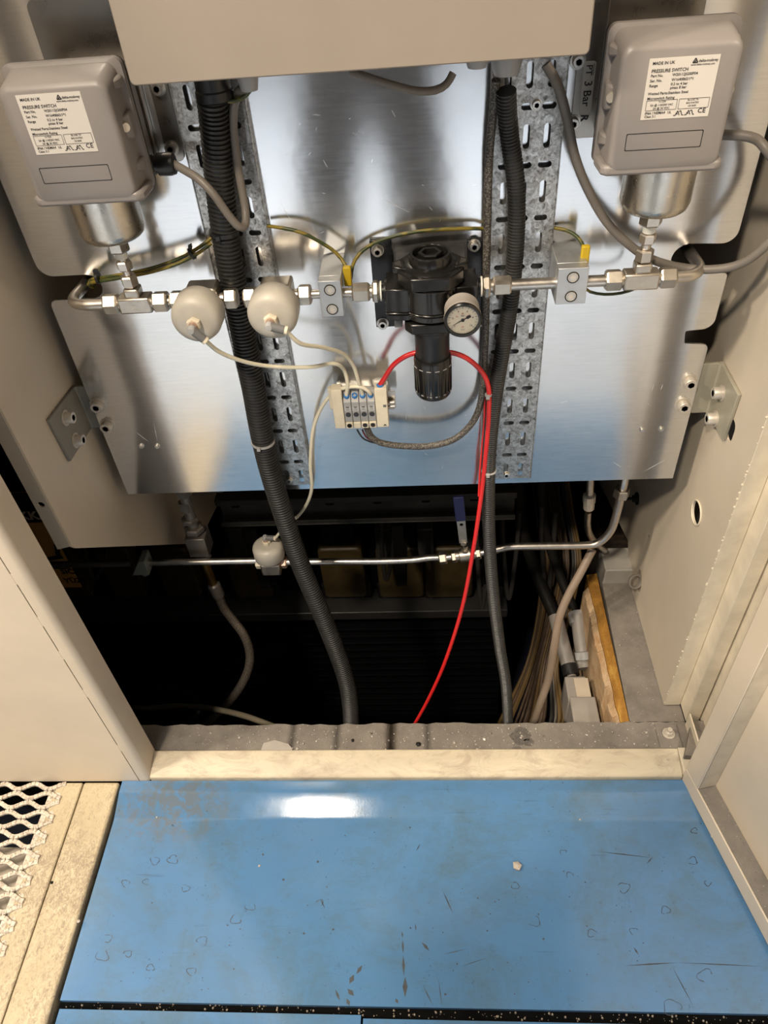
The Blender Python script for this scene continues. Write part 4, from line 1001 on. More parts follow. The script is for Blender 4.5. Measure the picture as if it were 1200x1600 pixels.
# ------------------------------------------------------------------ lower pipe run, behind the plate's lower edge
LY = .42
def lp(px_, py_, y=LY): return Y(px_, py_, y)
LR = .0080
zl = lp(330, 878).z
pipe('lower_pipe', [(-1.25, LY, zl+.004), (lp(205, 880).x, LY, zl+.002)], LR, 'dim left end of the lower stainless pipe in the dark', seg=14)
pipe('lower_pipe', [(lp(222, 880).x, LY, zl+.002), (lp(404, 877).x, LY, zl)], LR, 'lower stainless pipe between the grey support block and the lower valve', seg=14)
pipe('lower_pipe', spline([lp(446, 878), lp(520, 877.5), lp(600, 877), lp(645, 875), lp(668, 872), lp(690, 871)], .01), LR, 'lower stainless pipe between the lower valve and the ball valve', seg=14)
pipe('lower_pipe', spline([lp(768, 861), lp(785, 856.5), lp(803, 854), lp(860, 853), lp(915, 852), lp(933, 849), lp(946, 840), lp(956, 826), lp(962, 808), lp(968, 785), lp(974, 760), lp(981, 725, .43)], .006), LR*1.08, 'lower stainless pipe bending up behind the plate on the right', seg=14)
c = lp(971, 770); dv = (lp(974, 760)-lp(968, 785)).normalized()
props(MB().nut(c, dv, .0165, .024).build('pipe_nut', NICKEL), 'hexagon nut on the lower pipe just under the plate edge', 'pipe fitting')
# grey support block hanging under the gusset panel
c = lp(222, 880)
sb = thing('support_block', 'grey pipe support block under the slanted edge of the left gusset', 'support', (c.x, LY, c.z-.03))
MB().prism([(c.x-.025, LY-.020, c.z-.021), (c.x+.017, LY-.020, c.z-.021), (c.x+.017, LY-.020, c.z+.024), (c.x+.002, LY-.020, c.z+.024)], (0, .042, 0)).build('block', mat('slate grey plastic', (.13, .145, .135), .5), sb, bevel=.0015)
MB().rod((c.x-.002, LY-.004, c.z-.020), (c.x-.002, LY-.004, c.z-.035), .0085, 14).build('screw', ZINC, sb)
v3, c3 = valve((lp(424, 878).x, LY, lp(424, 880).z), ZV, FWD, 'diaphragm valve with grey white cap upright on the lower pipe', XV, .97)
vx = lp(424, 878).x; vz = lp(424, 880).z
for s in (-1, 1): MB().nut((vx+s*.030, LY, vz+.002), XV, .014, .014, .3).build('nut', CREAM if s < 0 else COPPER, v3)
writing([(-.010, .004, .0055, 'TYPE'), (-.012, -.003, .006, 'PN 10')], 'stamp', v3, (vx, LY-.0188, vz-.009), XV, ZV, material=BOLT)
q3 = elbow(v3, c3, (1, -.1, 0), ZV)
tube('pneumatic_tube', hose_from(q3, [(450, 818, .40), (466, 806, .375), (480, 786, .345), (487, 762, .325), (485, 725, .318), (488, 680, .315), (496, 650, .310), (511, 624, .302), (530, 609, .296), (550, 604, .290), (568, 606, .286), (578, 614, .288)], ports[3]+Vector((0, -.001, .003))), .0033, TUBEW, 'milky tube from the lower upright valve to the valve island', group=G)
# ball valve with lever
c = lp(727, 867)
bv = thing('ball_valve', 'small stainless ball valve with a blue lever standing upright on the lower pipe', 'valve', (c.x, LY, c.z-.016))
bt = (lp(770, 860)-lp(690, 871)).normalized()
MB().lathe(c, bt, [(.010, -.032), (.0125, -.030), (.0125, -.014), (.016, -.012), (.0165, 0), (.016, .012), (.0125, .014), (.0125, .028), (.010, .030)], 20).build('body', NICKEL, bv)
for h, r, l in ((-.052, .0155, .018), (-.026, .015, .012), (.030, .0145, .012), (.050, .0155, .014)): MB().nut(c+bt*h, bt, r, l, .3).build('nut', NICKEL, bv)
MB().rod(c-bt*.062, c+bt*.06, .0085, 14).build('tail', STEEL, bv)
MB().lathe(c+ZV*.012, ZV, [(.010, 0), (.010, .008), (.006, .009), (.006, .020), (0, .021)], 14).build('stem', NICKEL, bv)
s0 = lp(724, 848, .405); s1 = lp(720, 812, .405); s2 = lp(716, 776, .405)
def bar(a, c_, w, th, name, material, parent, holes=()):
    d = (c_-a).normalized(); L = (c_-a).length; u = d.cross(FWD).normalized()
    return MB().obox((a+c_)/2, u*w/2, d*L/2, FWD*th/2).build(name, material, parent, bevel=.0012)
def lever_sheet():
    d = (s1-s0).normalized(); u = FWD.cross(d).normalized(); L = (s1-s0).length
    out = [(-.009, 0), (.009, 0), (.009, L*.55), (.0095, L), (-.0095, L), (-.009, L*.55)]
    return MB().sheet(out, [[(.0042*cos(k*pi/6), L*.80+.0042*sin(k*pi/6)) for k in range(12)]], lambda x, y, w: s0+u*x+d*y-FWD*(-.001+w), .002).build('lever', ZINC, bv)
lever_sheet(); bar(s1-ZV*.002, s2, .022, .007, 'lever_sleeve', NAVY, bv)
MB().nut(s0+FWD*.003, FWD, .007, .005).build('lever_nut', ZINC, bv)
d = (s2-s1).normalized(); writing([(.012, -.002, .006, 'INOX 316')], 'sleeve_print', bv, s1+FWD*.0036, d, d.cross(FWD)*1.0, material=mat('faint white print', (.25, .25, .3), .5))
# check valve and braided hose, left of the lower valve
hx = [Y(286, 768, .47), Y(290, 790, .47), Y(296, 812, .47), Y(305, 832, .47), Y(314, 858, .47), Y(320, 880, .47), Y(327, 900, .47), Y(333, 912, .47), Y(341, 928, .465)]
ck = thing('hose_fitting', 'stainless hexagon fittings and square block hanging below the left part of the plate', 'pipe fitting', hx[5])
a = (hx[3]-hx[0]).normalized()
MB().rod(hx[0]+ZV*.04, hx[0], .010, 14).build('pipe_stub', FITG, ck)
MB().nut(hx[0], a, .019, .020).build('nut', FITG, ck)
MB().rod(hx[0], hx[3], .012, 14).build('spindle', FITG, ck)
MB().nut(hx[1]-a*.0, a, .0165, .028).build('hexagon', FITG, ck); MB().nut(hx[2], a, .0195, .014).build('nut', FITG, ck)
MB().nut(Y(303, 826, .47), a, .024, .018).build('nut', FITG, ck)
bd = ZV*-1
MB().obox(Y(311, 846, .47), XV*.024, YV*.024, ZV*.030).build('block', FITG, ck, bevel=.002)
MB().nut(Y(317, 868, .47), ZV, .021, .012).build('nut', FITG, ck)
MB().rod(hx[5]+ZV*.02, hx[7], .0105, 14).build('brass_stub', BRASS, ck)
MB().lathe(hx[7], hx[8]-hx[7], [(.0125, 0), (.0165, .004), (.0160, .040), (.0125, .045)], 16).build('crimp_sleeve', FITG, ck)
tube('braided_hose', hose_from(None, [(341, 930, .465), (350, 950, .46), (365, 970, .45), (381, 992, .435), (390, 1018, .42), (388, 1045, .40), (374, 1075, .38), (350, 1105, .36), (325, 1128, .34), (290, 1160, .33)]), .0118, MATS['hose'], 'grey brown braided hose hanging from the block fitting into the pit', 'hose', seg=14)
tube('pit_hose', hose_from(None, [(195, 1105, .45), (230, 1106, .40), (280, 1103, .36), (330, 1107, .30), (380, 1118, .24), (430, 1136, .19)]), .0075, mat('dull beige hose', (.16, .14, .10), .5), 'dull beige hose lying low behind the left end of the ledge', 'hose', seg=12)
tube('pit_hose', hose_from(None, [(200, 1085, .6), (240, 1075, .55), (290, 1082, .5), (310, 1110, .42), (280, 1140, .38)]), .011, mat('black rubber hose', (.012, .011, .010), .5), 'black hose curled deep in the pit on the left', 'hose', seg=12)
# second pipe and the beige hose on the right
rh = thing('hose_end', 'steel pipe end and ribbed nut right of the cable bundle', 'pipe fitting', Y(920, 815, .5))
MB().rod(Y(923, 735, .5), Y(921, 785, .5), .0085, 14).build('pipe', STEEL, rh)
MB().lathe(Y(921, 772, .5), Y(919, 812, .5)-Y(921, 772, .5), [(.010, 0), (.0145, .003), (.0145, .022), (.013, .024), (.0125, .044), (.010, .046)], 12).build('ribbed_nut', BOLT, rh, ang=20)
tube('bent_pipe', hose_from(None, [(919, 800, .5), (918, 820, .5), (922, 836, .505), (932, 850, .52), (945, 860, .56)]), .0078, STEELB, 'thin steel pipe curving behind the lower pipe on the right', 'pipe', seg=12)
tube('beige_hose', hose_from(None, [(926, 858, .46), (908, 893, .43), (888, 930, .40), (874, 965, .37), (867, 1005, .34), (857, 1060, .30), (842, 1105, .27), (828, 1150, .25)]), .0098, mat('beige brown hose', (.30, .23, .175), .4, var=.1), 'beige brown hose running down into the pit in front of the foam board', 'hose', seg=14)
g = random.Random(11)
wb = thing('wire_bundle', 'bundle of brown and black wires running down the right side of the pit', 'wires', Y(860, 1000, .6))
for k in range(14):
    f = k/13; x0 = 846+f*58+g.uniform(-3, 3); y0 = 1.05-f*.2
    pts = [Y(x0-14, 745, y0), Y(x0-6, 800, y0-.03), Y(x0+2+f*4, 880, y0-.12), Y(x0-4-f*6, 960, y0-.28), Y(x0-22-f*8, 1040, y0-.42), Y(x0-60+f*40, 1120, y0-.52), Y(x0-84+f*52, 1170, y0-.58)]
    MB().tube(spline(pts, .03), g.choice((.004, .006, .008)), 7).build('wire', g.choice((BRNW, BRNW, RUB, mat('ochre wire', (.13, .08, .03), .5), mat('grey brown wire', (.13, .115, .10), .5))), wb)
for k, (xx, yy, rr, cc) in enumerate(((800, .8, .03, MACHG), (835, .75, .022, MACHG))):
    tube('pit_pipe', hose_from(None, [(xx+10, 745, yy), (xx+15, 820, yy-.02), (xx+40, 900, yy-.08), (xx+72, 975, yy-.2)]), rr*.6, cc, ('thick' if k == 0 else 'thinner')+' dark pipe sloping down behind the thin corrugated hose', 'pipe', seg=12)
for k, (x0, x1_, yb, y) in enumerate(((744, 762, 950, .7), (785, 805, 935, .75), (846, 862, 940, .72), (130, 165, 905, .8), (595, 612, 905, .82))):
    tube('hanging_hose', hose_from(None, [(x0, 790, y), (x0+1, 850, y), ((x0+x1_)/2, yb, y-.01), (x1_+2, 860, y), (x1_+6, 800, y)]), .007, RUB, ('black hose hanging in a loop left of the thin corrugated hose', 'black hose hanging in a loop right of the thin corrugated hose', 'black hose hanging in a loop near the brown wire bundle', 'black hose hanging in a loop under the left gusset panel', 'black hose hanging in a loop among the ochre blocks')[k], 'hose', seg=10)
# grey plastic pipework and boxes beside the foam board
fb = thing('foam_board', 'torn orange foam board along the edge of the concrete shelf', 'board', (.397, .34, -.30))
g = random.Random(2); b = MB(); n = 22
yy = [.124+.43*i/n for i in range(n+1)]
lo = [.380+g.uniform(-.0016, .0016) for i in range(n+1)]
for i in range(n):
    b.hexa([(.396, yy[i], -.3), (.4115, yy[i], -.3), (.4115+.005*(i+1)/n, yy[i+1], -.3), (.396, yy[i+1], -.3), (.392+(lo[i]-.38), yy[i], .022), (.4115+.005*i/n, yy[i], .027), (.4115+.005*(i+1)/n, yy[i+1], .027), (.392+(lo[i+1]-.38), yy[i+1], .022)])
bmesh.ops.remove_doubles(b.bm, verts=b.bm.verts, dist=1e-6); b.build('face', MATS['foam'], fb)
b = MB()
for i in range(n-2):
    b.hexa([(.381, yy[i], -.3), (.3955, yy[i], -.3), (.3955, yy[i+1], -.3), (.381, yy[i+1], -.3), (lo[i], yy[i], .004+g.uniform(-.006, .006)), (.3915+(lo[i]-.38), yy[i], .019), (.3915+(lo[i+1]-.38), yy[i+1], .019), (lo[i+1], yy[i+1], .004+g.uniform(-.006, .006))])
b.build('torn_core', MATS['core'], fb)
pp = thing('pvc_pipe', 'grey plastic pipe with a black cap standing left of the foam board', 'pipe', Y(888, 1050, .33))
MB().tube([Y(868, 962, .50), Y(880, 1010, .42), Y(889, 1042, .37)], .019, 16).build('pipe', GREYP, pp)
MB().tube([Y(889, 1040, .372), Y(893, 1056, .345)], .0215, 16).build('cap', BLK, pp)
MB().lathe(Y(893, 1056, .345), Y(893, 1056, .345)-Y(889, 1040, .372), [(.012, 0), (.012, .004), (0, .004)], 12).build('cap_end', GREYP, pp)
pv = thing('pvc_elbow', 'pale grey plastic pipe socket leaning on the torn foam', 'pipe', Y(915, 1030, .35))
MB().tube([Y(903, 960, .50), Y(908, 1000, .44), Y(914, 1045, .37)], .020, 16).build('pipe', GREYP, pv)
MB().tube([Y(901, 958, .51), Y(904, 975, .48)], .0235, 16).build('socket', LGREY, pv)
MB().tube([Y(911, 1018, .40), Y(913, 1030, .385)], .0222, 16).build('ring', LGREY, pv)
jb = thing('junction_box', 'pale grey lidded box low in the pit next to the foam board', 'box', Y(915, 1125, .2))
c = Y(914, 1118, .20)
MB().box((c.x-.030, .165, c.z-.10), (c.x+.026, .235, c.z+.012)).build('body', GREYP, jb, bevel=.004)
MB().box((c.x-.033, .162, c.z+.013), (c.x+.028, .238, c.z+.022)).build('lid', mat('dusty grey lid', (.27, .245, .22), .5), jb, bevel=.003)
MB().box((c.x-.012, .245, c.z+.0), (c.x+.022, .30, c.z+.006)).build('plate', mat('beige card', (.42, .36, .28), .6), jb)
MB().box((c.x-.032, .240, c.z-.10), (c.x+.020, .31, c.z-.001)).build('rear_body', GREYP, jb, bevel=.003)
# cable coil hung on the right side panel
cc = X(993, 907, xr-.014)
ck = thing('cable_coil', 'small coil of grey cable hanging on the right side panel', 'cable', cc-ZV*.03)
for k in range(3): MB().torus(cc+Vector((0, -.004+.004*k, -.003*k)), Vector((.25, -.75, .45)), .0165-.0006*k, .0026, 26, 8).build('loop', CABG, ck)
MB().tube(hose_from(cc+Vector((.004, .004, .016)), [(1005, 880, .50), (1012, 858, .485), (1015, 835, .475)]), .0026, 8).build('tail', CABG, ck)

# ------------------------------------------------------------------ dark machine in the pit
ry = .60
r0, r1 = Y(330, 770, ry), Y(808, 770, ry); rb = Y(808, 812, ry)
rl = thing('cable_channel', 'dark perforated steel channel behind the lower edge of the plate', 'channel', ((r0.x+r1.x)/2, ry, rb.z))
b = MB().box((r0.x, ry+.03, rb.z), (r1.x, ry+.033, r1.z)); b.box((r0.x, ry, r1.z-.003), (r1.x, ry+.03, r1.z)); b.box((r0.x, ry, rb.z), (r1.x, ry+.03, rb.z+.003))
b.box((r0.x, ry, r1.z-.018), (r1.x, ry+.002, r1.z-.003)); b.box((r0.x, ry, rb.z+.003), (r1.x, ry+.002, rb.z+.016))
b.build('channel', mat('dark galvanised steel', (.05, .048, .043), .5, .5, var=.3), rl, bevel=.001)
for k in range(12):
    x = r0.x+.04+k*(r1.x-r0.x-.08)/11; z = (r1.z+rb.z)/2
    MB().prism([(u, ry+.0285, v) for u, v in slot(x, z+.008*(k % 2), .022, .009)], (0, .001, 0)).build('slot', DARK, rl)
for x in (r0.x+.06, -.1, r1.x-.06): MB().box((x-.015, ry+.033, rb.z+.03), (x+.015, ry+.037, -.1)).build('channel_post', DARK, rl); MB().box((x-.015, ry+.037, -.1), (x+.015, .9695, -.09)).build('channel_foot', DARK, rl)
mc = thing('pit_machine', 'black ribbed machine with a row of ochre blocks deep in the pit', 'machine', (-.3, 1.2, -1.4))
MB().box((-1.4, .97, -.62), (.24, 1.7, -.02)).build('head', MACH, mc, bevel=.01)
MB().box((-1.4, .86, -.54), (.24, .969, -.50)).build('shelf', mat('dark grey shelf', (.022, .021, .02), .5), mc, bevel=.004)
MB().box((-1.4, .95, -1.4), (.24, 1.7, -.621)).build('housing', MACH, mc)
for k in range(16): MB().box((-1.4, .91, -.66-k*.042), (.24, .949, -.676-k*.042)).build('fin', MACH, mc, bevel=.003)
for px_ in (110, 195, 281, 392, 538, 627, 702):
    a_, c_ = Y(px_-38, 888, .90), Y(px_+36, 934, .90)
    o = MB().prism([(x, .90, z) for x, z in rrect(a_.x, c_.z, c_.x, a_.z+.09, .018)], (0, .065, 0)).build('resin_block', OCHRE, mc, bevel=.008)
    MB().box((a_.x+.02, .905, a_.z+.10), (c_.x-.02, .968, a_.z+.24)).build('contactor', MACHG, mc, bevel=.006)
    for s in (-1, 1): MB().rod(((a_.x+c_.x)/2+s*.075, .93, c_.z-.02), ((a_.x+c_.x)/2+s*.075, .93, c_.z+.04), .012, 10).build('stud', MACHG, mc)
for px_ in (372, 600, 665, 735):
    a_ = Y(px_, 852, .88)
    MB().box((a_.x-.025, .87, a_.z-.06), (a_.x+.025, .968, a_.z+.08)).build('terminal', mat('dim grey plastic', (.035, .034, .032), .5), mc, bevel=.004)
# warning sign on the machine
sy = .875
a_, c_ = Y(-48, 772, sy), Y(128, 918, sy); sxm = Y(43, 800, sy).x
a_.x = 2*sxm-c_.x
sg = thing('warning_sign', 'dim orange and black hot surface warning sign far left in the pit', 'sign', (sxm, sy, c_.z))
MB().box((a_.x, sy, c_.z), (c_.x, sy+.004, a_.z)).build('board', SIGNY, sg, bevel=.002)
bt_ = Y(60, 816, sy).z
bd_ = MB().box((a_.x, sy-.0012, bt_), (c_.x, sy-.0002, a_.z)).build('band', BLK, sg)
writing([(0, Y(50, 811, sy).z-bt_, .048, 'DİKKAT', 'CENTER')], 'band_text', sg, (sxm, sy-.0014, bt_), XV, ZV, bold=.035, material=mat('dim cream print', (.7, .64, .54), .5))
zz_ = lambda row: Y(70, row, sy).z-c_.z
hz = Y(78, 872, sy); hx_ = hz.x-sxm
writing([(.055, zz_(840), .040, '°C', 'CENTER'), (.045, zz_(897), .032, 'SICAK', 'CENTER'), (.045, zz_(911), .032, 'YÜZEY', 'CENTER')], 'sign_text', sg, (sxm, sy-.0003, c_.z), XV, ZV, bold=.035,
        lines=[(hx_-.05, zz_(876), hx_+.045, zz_(870), .018), (hx_+.03, zz_(872), hx_+.048, zz_(850), .016), (hx_-.05, zz_(884), hx_+.05, zz_(884), .006), (hx_-.05, zz_(888.5), hx_+.05, zz_(888.5), .005)])

# ------------------------------------------------------------------ small things on the ledge and the floor
an = Z(1046, 1150, .026)
ap = thing('anchor_bolt', 'rusty edged anchor plate with a hexagon nut at the right end of the ledge', 'bolt', (an.x, an.y, .026))
MB().box((an.x-.026, an.y-.030, .0262), (an.x+.020, an.y+.026, .030)).build('anchor_plate', MATS['conc'], ap, bevel=.001)
MB().box((an.x-.0265, an.y-.0315, .0261), (an.x+.0205, an.y-.0295, .0285)).build('rusty_edge', mat('rust', (.22, .10, .04), .8), ap)
MB().lathe((an.x-.002, an.y+.003, .030), ZV, [(.013, 0), (.013, .002), (0, .002)], 20).build('washer', BOLT, ap)
MB().nut((an.x-.002, an.y+.003, .036), ZV, .0095, .009).build('nut', BOLT, ap)
MB().rod((an.x-.002, an.y+.003, .036), (an.x-.002, an.y+.003, .048), .0052, 12).build('stud', BOLT, ap)
P_ = [Z(*p, .0265) for p in ((404, 1183), (412, 1162), (430, 1157), (451, 1163), (457, 1170), (457, 1183))]
props(MB().prism(P_, (0, 0, .003)).build('paint_flake', mat('pale flake', (.36, .33, .29), .6), bevel=.0005), 'flat pale six sided flake on the ledge behind the sill', 'flake')
def chip(px_, py_, z, r, material, name, label, seed, flat=.6):
    g = random.Random(seed); p = Z(px_, py_, z); b = MB()
    bmesh.ops.create_icosphere(b.bm, subdivisions=1, radius=r)
    for v in b.bm.verts: v.co *= g.uniform(.65, 1.15); v.co.z = max(v.co.z*flat, -r*flat*.5)
    zm = min(v.co.z for v in b.bm.verts)
    for v in b.bm.verts: v.co += p-ZV*zm
    return props(b.build(name, material, ang=5), label, 'chip')
STONE = mat('pale stone', (.42, .37, .32), .8); 
chip(808, 1354, -.008, .0105, STONE, 'stone_chip', 'pale stone chip lying on the blue floor plate', 4, .8)
chip(1043, 1187, .034, .002, STONE, 'stone_chip', 'tiny chip on the sill near the right jamb', 9)
for k, (px_, py_, r, lab) in enumerate(((654, 1163, .0065, 'dark chip near the middle of the ledge'), (757, 1155, .0055, 'grey chip on the ledge right of the middle'), (747, 1172, .005, 'grey chip on the ledge close to the sill, right of the middle'), (551, 1157, .0045, 'dark brown chip on the ledge below the thick corrugated hose'), (354, 1178, .005, 'black chip on the left end of the ledge'), (304, 1179, .004, 'yellowish chip on the left end of the ledge'), (710, 1161, .004, 'small pale chip in the middle right of the ledge'))):
    chip(px_, py_, .026, r, (MACHG, BOLT, BOLT, MACHG, INK, BRASS, STONE)[k], 'ledge_chip', lab, 20+k)
for k, (px_, py_, z, r, lab) in enumerate(((82, 1380, .002, .0045, 'dark pebble in the joint of the cream kerb'), (123, 1440, .004, .004, 'pale pebble on the inner edge of the cream kerb'), (245, 1277, -.008, .003, 'pale crumb on the blue plate near its upper left corner'), (906, 1281, -.008, .0028, 'white crumb on the blue plate right of the stone chip'), (405, 1353, -.008, .003, 'pale crumb on the blue plate left of the middle'))):
    chip(px_, py_, z, r, MACHG if k == 0 else STONE, 'crumb', lab, 40+k)
g = random.Random(8); b = MB()
for k in range(420):
    x = g.uniform(-.55, .50); y = g.uniform(.060, .119); r = abs(g.gauss(0, .0011))+.0004
    b.lathe((x, y, .0259), (g.uniform(-.5, .5), g.uniform(-.5, .5), 1), [(r, 0), (r*.8, r*.8), (0, r)], 5)
for sx_, sy_, r_ in ((814, 1150, 17), (807, 1172, 8), (826, 1160, 9)):
    gs = random.Random(sx_); MBs = MB()
    pts = [Z(sx_+r_*gs.uniform(.75, 1.1)*cos(k*pi/9), sy_+r_*.8*gs.uniform(.7, 1.1)*sin(k*pi/9), .0258) for k in range(18)]
    props(MBs.prism(pts, (0, 0, .0008)).build('oil_stain', mat('dried oil', (.10, .09, .082), .7, var=.35, scale=160)), {814: 'largest dark oil stain on the right part of the ledge', 807: 'small dark oil stain near the sill on the right part of the ledge', 826: 'dark oil stain at the right rim of the largest stain'}[sx_], 'stain')
o = b.build('grit', mat('mixed grit', (.32, .29, .26), .8, var=.9, scale=180)); props(o, 'fine grit scattered over the concrete ledge', 'grit', kind='stuff')

# ------------------------------------------------------------------ the photographer, mirrored in the plate
def person(cx, cy):
    bm = bmesh.new(); lay = bm.verts.layers.skin.verify()
    def chain(pts, start=None):
        prev = start; out = []
        for x, y, z, r in pts:
            v = bm.verts.new((x, y, z)); v[lay].radius = (r, r) if not isinstance(r, tuple) else r
            if prev is not None: bm.edges.new((prev, v))
            prev = v; out.append(v)
        return out
    pel = chain([(cx, cy, .93, (.165, .125))])[0]; pel[lay].use_root = True
    sp_ = chain([(cx, cy-.01, 1.08, (.155, .115)), (cx, cy-.01, 1.24, (.175, .125)), (cx+.005, cy+.005, 1.38, (.165, .105))], pel)
    nk = chain([(cx+.012, cy+.03, 1.47, .062), (cx+.018, cy+.05, 1.53, .058), (cx+.022, cy+.068, 1.585, .080), (cx+.024, cy+.076, 1.64, .086), (cx+.024, cy+.070, 1.70, .070)], sp_[-1])
    for s in (-1, 1):
        chain([(cx+s*.122, cy, .86, .112), (cx+s*.145, cy+.012, .70, .110), (cx+s*.15, cy+.022, .50, .098), (cx+s*.155, cy+.005, .30, .088), (cx+s*.16, cy-.01, .10, .072), (cx+s*.16, cy, .05, .05), (cx+s*.165, cy+.10, .035, .045)], pel)
    hands = {}
    for s, sh_, el, wr, pm in ((1, (cx+.19, cy+.0, 1.385), (.115, -.93, 1.17), (.088, -.842, 1.39), (.074, -.812, 1.425)), (-1, (cx-.185, cy+.02, 1.385), (-.235, -.90, 1.17), (-.085, -.842, 1.39), (-.046, -.812, 1.425))):
        mid = Vector(sh_).lerp(Vector(el), .5); fm = Vector(el).lerp(Vector(wr), .45)
        a = chain([(*sh_, .082), (*mid, .064), (*el, .053), (*fm, .046), (*wr, .029), (*pm, .030)], sp_[-1])
        hands[s] = a[-1]
        w = Vector(pm); fw = Vector((0, .727, -.687)); upv = Vector((0, .687, .727))
        for k in range(4):               # fingers wrap round the far edge of the phone
            b0 = w+upv*(.028-.017*k)+Vector((s*.004, -.002, .010))
            ln = (.9, 1.0, .95, .78)[k]
            p1 = b0+Vector((-s*.006, 0, 0))*ln+fw*.004-upv*.0; p2 = b0+Vector((-s*.022, 0, 0))*ln-fw*.008; p3 = b0+Vector((-s*.036, 0, 0))*ln-fw*.004
            chain([(*(p1+Vector((s*.006, 0, 0))), .0095), (*p2, .0085), (*p3, .0072)], hands[s])
        t0 = w+upv*.012-fw*.026; chain([(*(w-fw*.018), .0115), (*(t0+upv*.014+Vector((-s*.010, 0, 0))), .0095), (*(t0+upv*.028+Vector((-s*.022, 0, 0))), .008)], hands[s])
    me = bpy.data.meshes.new('skeleton'); bm.to_mesh(me); bm.free()
    tmp = bpy.data.objects.new('skeleton', me); COL.objects.link(tmp)
    tmp.modifiers.new('skin', 'SKIN').use_smooth_shade = True
    sub = tmp.modifiers.new('sub', 'SUBSURF'); sub.levels = sub.render_levels = 2
    out = bpy.data.meshes.new_from_object(tmp.evaluated_get(DG()))
    bpy.data.objects.remove(tmp)
    base = Vector((cx, cy, -.008)); low = min(v.co.z for v in out.vertices)
    for v in out.vertices: v.co = v.co-base-ZV*(low+.008)
    t = thing('person', 'person in dark work clothes standing before the cabinet, mirrored in the aluminium plate', 'person', base)
    out.materials.clear()
    q = NT('work clothes and skin'); sx = q.n('ShaderNodeSeparateXYZ'); q.l(q.co, sx.inputs[0]); yy_, zz2 = sx.outputs[1], sx.outputs[2]
    gt_ = lambda a_, c_: q.math('GREATER_THAN', a_, c_)
    lt_ = lambda a_, c_: q.math('LESS_THAN', a_, c_)
    fold = q.math('MULTIPLY', q.noise(9, 4), .02)
    zf = q.math('ADD', zz2, fold)
    skin_ = q.math('MAXIMUM', q.math('MULTIPLY', gt_(q.math('SUBTRACT', zz2, q.math('MULTIPLY', yy_, .25)), 1.478), lt_(yy_, .18)), q.math('MULTIPLY', gt_(yy_, .178), gt_(zz2, 1.33)))
    q.set(col=q.mix(skin_, q.mix(gt_(zf, .945), (.022, .021, .023), (.034, .036, .042)), (.42, .25, .18)), rough=.75)
    q.bump(q.noise(14, 5, .6, q.map((1, 1, .5))), .5, .01)
    out.materials.append(q.m)
    for p in out.polygons: p.use_smooth = True
    o = bpy.data.objects.new('body', out); COL.objects.link(o); o.parent = t; ORG[o.name] = base
    from mathutils.bvhtree import BVHTree
    bv_ = BVHTree.FromPolygons([v.co.copy() for v in out.vertices], [tuple(p.vertices) for p in out.polygons])
    hx = cx+.024; hz = 1.645
    def face(dx, z):
        h = bv_.ray_cast(Vector((.024+dx, 1.0, z+.008)), Vector((0, -1, 0)))
        return (h[0]+base) if h[0] else Vector((hx+dx, cy+.12, z))
    skin_m = mat('skin', (.42, .25, .18), .5, var=.04)
    top = max(v.co.z for v in out.vertices)+base.z
    hy = cy+.055
    b = MB(); bmesh.ops.create_uvsphere(b.bm, u_segments=32, v_segments=20, radius=1)
    for v in list(b.bm.verts):
        if (v.co.y > .30 and v.co.z < .42) or (v.co.z < -.30): b.bm.verts.remove(v)
    for v in b.bm.verts: v.co = Vector((hx+v.co.x*.079, hy+v.co.y*.088, top-.078+v.co.z*.088))
    b.build('hair', mat('dark hair', (.02, .014, .01), .7), t)
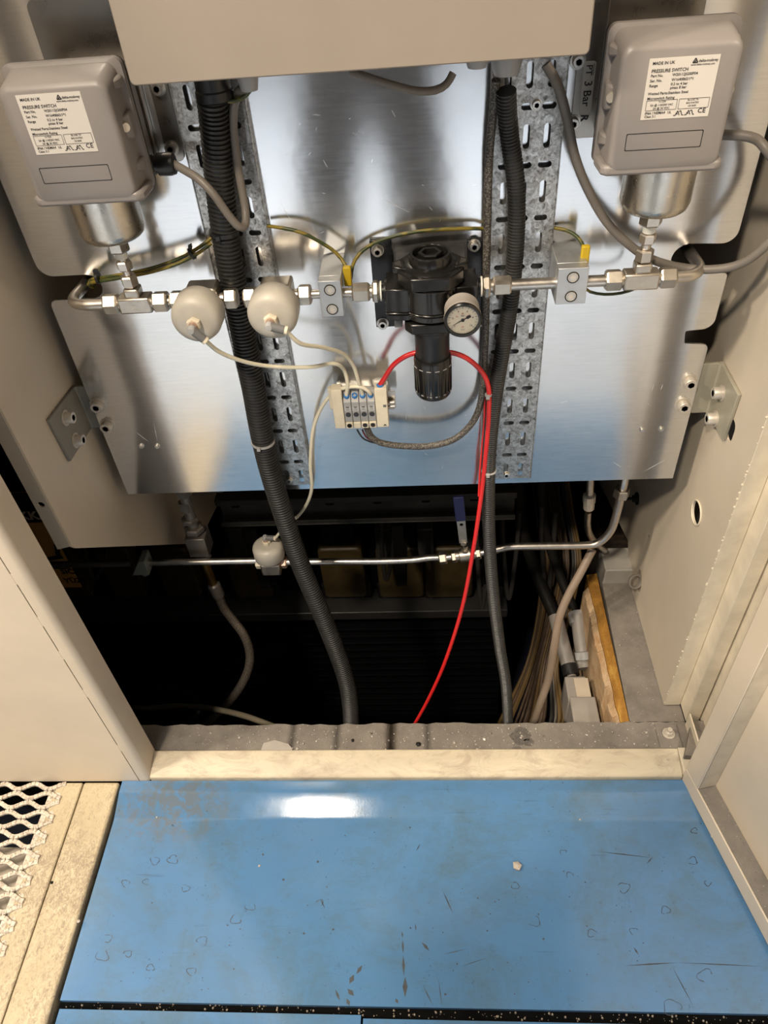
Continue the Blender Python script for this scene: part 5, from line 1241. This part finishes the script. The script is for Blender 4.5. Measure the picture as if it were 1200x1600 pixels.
    for s in (-1, 1):
        e = face(s*.030, hz); d_ = Vector((s*.25, 1, 0)).normalized()
        MB().lathe(e-d_*.006, d_, [(.0125, 0), (.011, .005), (.006, .008), (0, .009)], 14).build('eye', mat('eye white', (.7, .68, .64), .3), t)
        MB().lathe(e+d_*.0018, d_, [(.0052, 0), (.004, .0012), (0, .0016)], 12).build('iris', INK, t)
        w_ = face(s*.030, hz+.020); MB().obox(w_, (.015, -.004*s, 0), (0, .003, 0), (0, 0, .0025)).build('eyebrow', MATS['dark hair'], t, bevel=.001)
        h = bv_.ray_cast(Vector((.024+s*.4, .07, hz-.004)), Vector((-s, 0, 0))); ec = (h[0]+base) if h[0] else Vector((hx+s*.075, cy+.06, hz))
        MB().lathe(ec-Vector((s*.006, 0, 0)), (s, -.35, 0), [(.012, 0), (.020, .007), (.018, .012), (.011, .010), (0, .008)], 16).build('ear', skin_m, t)
        fx_ = cx+s*.165
        MB().prism([(fx_-.045, cy-.085, -.0075), (fx_+.045, cy-.085, -.0075), (fx_+.052, cy+.08, -.0075), (fx_+.035, cy+.19, -.0075), (fx_-.035, cy+.19, -.0075), (fx_-.052, cy+.08, -.0075)], (0, 0, .085)).build('shoe', mat('black work shoe', (.012, .012, .012), .4), t, bevel=.02)
    n0, n1, n2 = face(0, hz+.008), face(0, hz-.036), face(0, hz-.062)
    MB().hexa([n1+Vector((-.017, -.006, 0)), n1+Vector((.017, -.006, 0)), n1+Vector((.009, .017, .004)), n1+Vector((-.009, .017, .004)), n0+Vector((-.007, -.006, 0)), n0+Vector((.007, -.006, 0)), n0+Vector((.004, .003, 0)), n0+Vector((-.004, .003, 0))]).build('nose', skin_m, t, bevel=.005)
    MB().obox(n2+Vector((0, -.001, 0)), (.022, 0, 0), (0, .005, 0), (0, 0, .0065)).build('mouth', mat('lips', (.36, .16, .13), .5), t, bevel=.004)
    return t
person(-.17, -1.03)
ph = thing('phone', 'dark smartphone held up in both hands of the person', 'phone', CAM+Vector((0, -.06, -.10)))
cf = Vector((0, .727, -.687)); cu_ = Vector((0, .687, .727))
MB().obox(CAM-cf*.0095-cu_*.055+Vector((.020, 0, 0)), (.036, 0, 0), cf*.004, cu_*.074).build('case', BLKP, ph, bevel=.003)
MB().obox(CAM-cf*.0138-cu_*.055+Vector((.020, 0, 0)), (.034, 0, 0), cf*.0003, cu_*.071).build('screen', BLK, ph)
MB().lathe(CAM-cf*.0058, cf, [(.009, 0), (.009, .002), (.006, .0021)], 16).build('lens', BLKP, ph)
